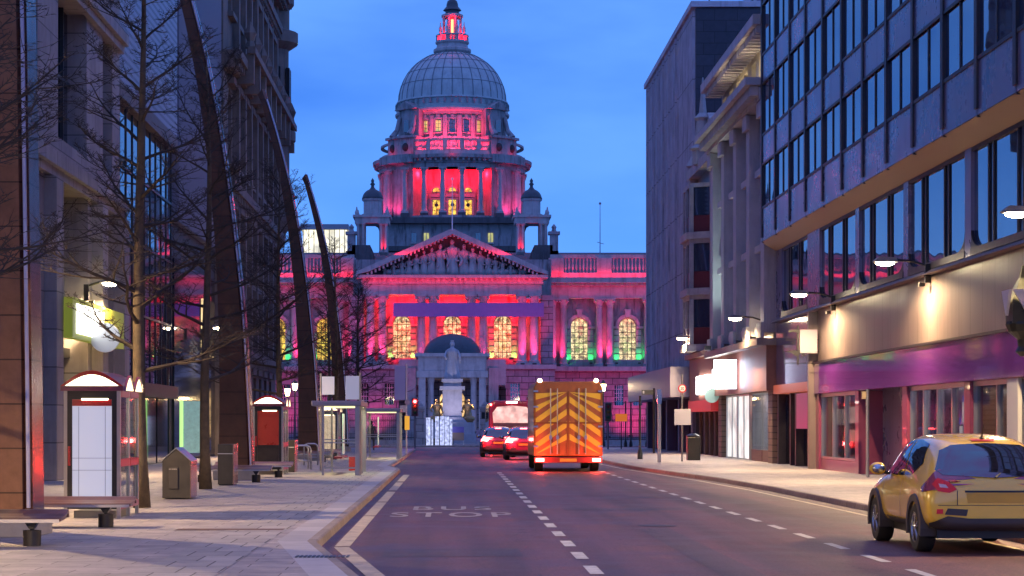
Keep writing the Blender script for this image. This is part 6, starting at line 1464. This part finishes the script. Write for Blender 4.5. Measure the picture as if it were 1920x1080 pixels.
# railings of the square
YR = 156.0
def railing(x0, x1, label):
    t = thing('iron_railing', ((x0+x1)/2, YR, 0), label, 'railing', 'black iron railings round the hall grounds')
    m = MB(); n = int((x1-x0)/.16)
    for k in range(n): x = x0+(k+.5)*(x1-x0)/n; m.box(x-.014, x+.014, YR-.014, YR+.014, .35, 2.1)
    m.box(x0, x1, YR-.03, YR+.03, .5, .55); m.box(x0, x1, YR-.03, YR+.03, 1.85, 1.9); m.build('railing_panel', darkmetal, t, kind='stuff') if False else m.build('railing_panel', darkmetal, t)
    m = MB(); m.box(x0, x1, YR-.22, YR+.22, 0.0, .34); m.build('stone_base', stone_clean, t)
railing(-22, -10.4, 'black iron railing behind the shelters at the far left of the hall grounds'); railing(-9.6, -2.9, 'black iron railing left of the statue, seen behind the red traffic light')
railing(2.9, 9.6, 'black iron railing right of the statue, behind the bus and lorry'); railing(10.4, 24, 'black iron railing at the far right of the hall grounds')
gpm = mat('gate pier stone', (.36, .33, .33), .75, brick=('xz', .9, .5, .02, .35, .8), var=.2)
for x, lb in ((-10, 'stone gate pier between the two left railings'), (-2.5, 'stone gate pier on the left of the entrance before the statue'), (2.5, 'stone gate pier on the right of the entrance behind the red bus'), (10, 'stone gate pier between the two right railings')):
    m = MB(); m.box(x-.4, x+.4, YR-.4, YR+.4, 0, 2.7); m.box(x-.5, x+.5, YR-.5, YR+.5, 2.7, 2.9); m.lathe([(.45, 2.9), (.3, 3.1), (.1, 3.3)], x, YR, 4, rot=45)
    tag(m.build('gate_pier', gpm), lb, 'gate pier', 'stone gate piers of the hall grounds')
# old lanterns on posts
def lantern(pxx, y, ytop, label):
    x = px(pxx, y); zt = pz(ytop, y); t = thing('lantern_post', (x, y, 0), label, 'lamp post', 'old lanterns on iron posts')
    m = MB(); m.lathe([(.16, 0), (.16, .3), (.07, .5), (.05, zt-.75), (.1, zt-.7)], x, y, 10); m.build('post', darkmetal, t, smooth=True, auto=40)
    m = MB(); m.lathe([(.12, zt-.68), (.21, zt-.2)], x, y, 6); ln_ = m.build('lantern_glass', emis('lantern glass', (1, .78, .4), 7), t)
    m = MB(); m.lathe([(.24, zt-.2), (.12, zt-.05), (.03, zt+.1)], x, y, 6); m.build('lantern_cap', darkmetal, ln_)
    lamp('POINT', (x, y-.35, zt-.4), 70, WARM, t, .15, name='lantern_light')
lantern(539, 142, 724, 'lit iron lantern post at the left, nearer the second kiosk'); lantern(553, 146, 714, 'lit iron lantern post touching the third mast, the taller looking left one'); lantern(1131, 142, 715, 'lit iron lantern post above the orange lorry on the right')
# light display and sign board before the statue
t = thing('light_display', (px(824, 128), 150.5, 0), 'cluster of upright blue white light columns in front of the statue', 'light display')
rr = random.Random(8); bl_ = emis('blue white led column', (.62, .68, 1.0), .8, ('xz', 5.0, .15, 'blot')); yq = 151.3
for k, (a, b, yt) in enumerate(((799, 807, 783), (809, 812, 786), (816, 823, 781), (825, 833, 780), (834, 842, 781), (843, 848, 786))):
    m = MB(); m.box(px(a, yq), px(b, yq), yq-.3+.1*(k % 2), yq+.1+.1*(k % 2), 0.0, pz(yt, yq)); m.build('light_column', bl_, t)
m = MB(); m.box(px(797, yq), px(850, yq), yq-.35, yq+.3, 0, .12) if False else m.box(px(797, yq), px(850, yq), yq+.31, yq+.4, 0, .5); m.build('rear_frame', darkmetal, t)
t = thing('blue_topped_board', (px(858, 152), 152, 0), 'low tan board with a blue violet top band right of the light columns', 'notice board')
y = 152; m = MB(); m.box(px(847, y), px(870, y), y-.05, y+.05, .35, pz(811, y)); m.build('board', mat('tan board', (.45, .3, .22), .5), t)
m = MB(); m.box(px(847, y), px(870, y), y-.07, y+.07, pz(811, y)+.002, pz(800, y)); m.build('top_band', mat('violet band', (.25, .2, .55), .4), t)
m = MB()
for a in (847.5, 869): m.box(px(a, y)-.04, px(a, y)+.04, y-.04+.12, y+.04+.12, 0, pz(800, y))
m.build('posts', white_frame, t)
t = thing('grey_board', (px(906, 148), 149, 0), 'pale patterned display board left of the red bus', 'notice board')
y = 151.5; m = MB(); m.box(px(893, y), px(911, y), y-.05, y+.05, .3, pz(806, y)); m.build('board', mat('pale patterned board', (.5, .4, .55), .5, var=.6, vs=6), t)
m = MB(); m.box(px(901, y), px(902.5, y), y+.051, y+.12, 0, 1.2); m.build('post', darkmetal, t)
# ================================================================ PEOPLE
def person(x, y, label, cloth, h=1.72, stride=.18):
    t = thing('person', (x, y, 0), label, 'person', None, local=True)
    k = h/1.75
    J = [(0, 0, .95, .145, .105), (0, .0, 1.15, .14, .10), (0, .01, 1.38, .175, .11), (0, .01, 1.50, .07, .07), (0, .02, 1.57, .062, .062), (0, .03, 1.66, .085, .10), (0, .03, 1.75, .065, .075)]
    E = [(a, a+1) for a in range(6)]
    for s in (-1, 1):
        i = len(J); st = s*stride
        J += [(s*.10, st*.2, .88, .10, .10), (s*.11, st*.75+.03, .50, .066, .068), (s*.11, st*1.2-.06*(s > 0), .10, .045, .048), (s*.115, st*1.2+.13, .045, .042, .034)]
        E += [(0, i), (i, i+1), (i+1, i+2), (i+2, i+3)]
        i = len(J)
        J += [(s*.20, .01, 1.41, .062, .062), (s*.24, -.02-st*.3, 1.14, .048, .048), (s*.235, .04-st*.9, .90, .036, .036), (s*.23, .06-st*1.0, .80, .033, .022)]
        E += [(2, i), (i, i+1), (i+1, i+2), (i+2, i+3)]
    me = bpy.data.meshes.new('body'); me.from_pydata([(a*k, b*k, c*k) for a, b, c, _, _ in J], E, []); me.materials.append(cloth)
    ob = bpy.data.objects.new('body', me); COL.objects.link(ob); ob.parent = t
    sk = ob.modifiers.new('skin', 'SKIN'); sk.use_smooth_shade = True
    for v, j in zip(me.skin_vertices[0].data, J): v.radius = (j[3]*k, j[4]*k)
    me.skin_vertices[0].data[0].use_root = True
    sb_ = ob.modifiers.new('sub', 'SUBSURF'); sb_.levels = 1; sb_.render_levels = 2
    m = MB(); m.ball((0, -.0*k, 1.70*k), .105*k, 12, 8, .95, 1.05, 1.0); m.build('hair', mat('dark hair', (.02, .015, .012), .6), t, smooth=True)
    m = MB(); m.lathe([(.17*k, .72*k), (.16*k, 1.0*k), (.155*k, 1.2*k), (.19*k, 1.38*k), (.12*k, 1.5*k), (.08*k, 1.53*k)], 0, .005, 14); m.build('coat', mat('black coat', (.02, .018, .022), .8, var=.2), t, smooth=True)
    return t
pt = person(px(697, 120), 120, 'person in dark coat walking away between the two glass shelters', mat('dark trousers and skin', (.045, .03, .03), .7))
# ================================================================ BARE TREES
bark = mat('grey brown bark', (0.11, 0.08, 0.05), 0.8, var=.45, vs=7, bump=.5, bs=22)
twigm = mat('dark twig bark', (0.055, 0.04, 0.03), 0.85, var=.3, vs=3)
def tree_meshes(seed, H=11.5, r0=.135, first=2.6, spread=2.7, n1=30, detail=1.3):
    rr = random.Random(seed); tr = MB(); cr_ = MB()
    pts = []; rad = []
    for k in range(13):
        z = H*k/12; pts.append((.05*math.sin(z*.5+seed)-.05*math.sin(seed), .05*math.cos(z*.6+seed)-.05*math.cos(seed), z)); rad.append(max(.012, r0*(1-k/12.3)**.75*(1.25 if k == 0 else 1)))
    tr.tube(pts, rad, 10)
    def at(z): 
        t_ = z/H*12; i = min(11, int(t_)); f_ = t_-i; return Vector(pts[i]).lerp(Vector(pts[i+1]), f_)
    def branch(p, d, L_, r, lev):
        n = 5 if lev < 2 else 3; P_ = [p.copy()]; q = p.copy(); dd = d.copy()
        for i in range(n):
            dd = (dd+Vector((rr.uniform(-.25, .25), rr.uniform(-.25, .25), rr.uniform(-.06, .16) if lev else (-.05 if i < 2 else .12)))).normalized()
            q = q+dd*(L_/n); P_.append(q.copy())
        R_ = [r*(1-.8*i/n) for i in range(n+1)]
        cr_.tube(P_, R_, (6, 4, 3, 3)[lev], cap=False)
        if lev >= 3: return
        m_ = int((7, 6, 4)[lev]*detail)
        for j in range(m_):
            t_ = .22+.76*(j+rr.random())/m_; fi = t_*n; i = min(n-1, int(fi)); pp = P_[i].lerp(P_[i+1], fi-i)
            ax = (P_[i+1]-P_[i]).normalized(); side = ax.cross(Vector((0, 0, 1)));
            if side.length < .1: side = Vector((1, 0, 0))
            side.normalize(); sg_ = 1 if j % 2 else -1
            nd = (ax*rr.uniform(.4, .8)+side*sg_*rr.uniform(.5, 1.1)+Vector((0, 0, rr.uniform(-.35, .5)))).normalized()
            branch(pp, nd, L_*rr.uniform(.22, .62)*(1.15-t_*.5), max(.006, r*(1-.7*t_)*.62), lev+1)
    for k in range(n1):
        z = first+(H-first-.4)*(k/n1)**.9+rr.uniform(-.1, .1); a = k*2.4+rr.uniform(-.8, .8); fz = (z-first)/(H-first)
        L_ = spread*(1-fz*.72)*rr.uniform(.6, 1.3); el = .22+.7*fz+rr.uniform(-.2, .25)
        branch(at(z), Vector((math.cos(a)*math.cos(el), math.sin(a)*math.cos(el), math.sin(el))), L_, .05*(1-fz*.6), 0)
    return tr, cr_
T0 = tree_meshes(3); T1 = tree_meshes(11, H=10.6, r0=.13, spread=3.0); T2 = tree_meshes(21, H=9.0, first=2.4, spread=3.4, n1=30, detail=1.3)
protos = []
def tree(x, y, which, rz, label, sc=1.0):
    if which not in [p[0] for p in protos]:
        t = thing('bare_tree', (x, y, 0), label, 'tree', 'bare young street trees along the left pavement', rz=rz, local=True)
        tr, cr_ = (T0, T1, T2)[which]; tr.build('trunk', bark, t, smooth=True); cr_.build('crown', twigm, t, smooth=False); protos.append((which, t))
    else:
        t = copy_tree([p[1] for p in protos if p[0] == which][0]); t.location = (x, y, 0); t.rotation_euler = (0, 0, rz)
    t['label'] = label; t.scale = (sc, sc, sc); return t
tree(-5.82, 38.4, 0, 0.3, 'bare tree with the full trunk in view just right of the nearest phone kiosk')
tree(-5.95, 49.4, 1, 1.1, 'bare tree with its trunk between the gabled bin and the tall bin')
tree(-6.7, 23.5, 2, 2.1, 'bare tree whose trunk is outside the left edge, its boughs crossing the upper left', 1.0)
tree(-6.2, 74.0, 1, 3.0, 'bare tree rising right behind the middle phone kiosk with the red poster', 1.02)
tree(-5.9, 103.0, 0, 4.2, 'bare tree between the third and farthest masts', .95)
tree(-5.6, 124.0, 2, 0.6, 'farthest bare tree on the pavement, its twigs crossing the left columns of the hall', 1.15)
tree(-6.6, 46.0, 2, 5.0, 'slim bare tree behind the gabled litter bin closer to the stone shop building', .95) if False else None
tree(-8.6, 142.0, 1, 5.3, 'bare tree standing on the square beyond the last mast, near the lanterns', 1.1)
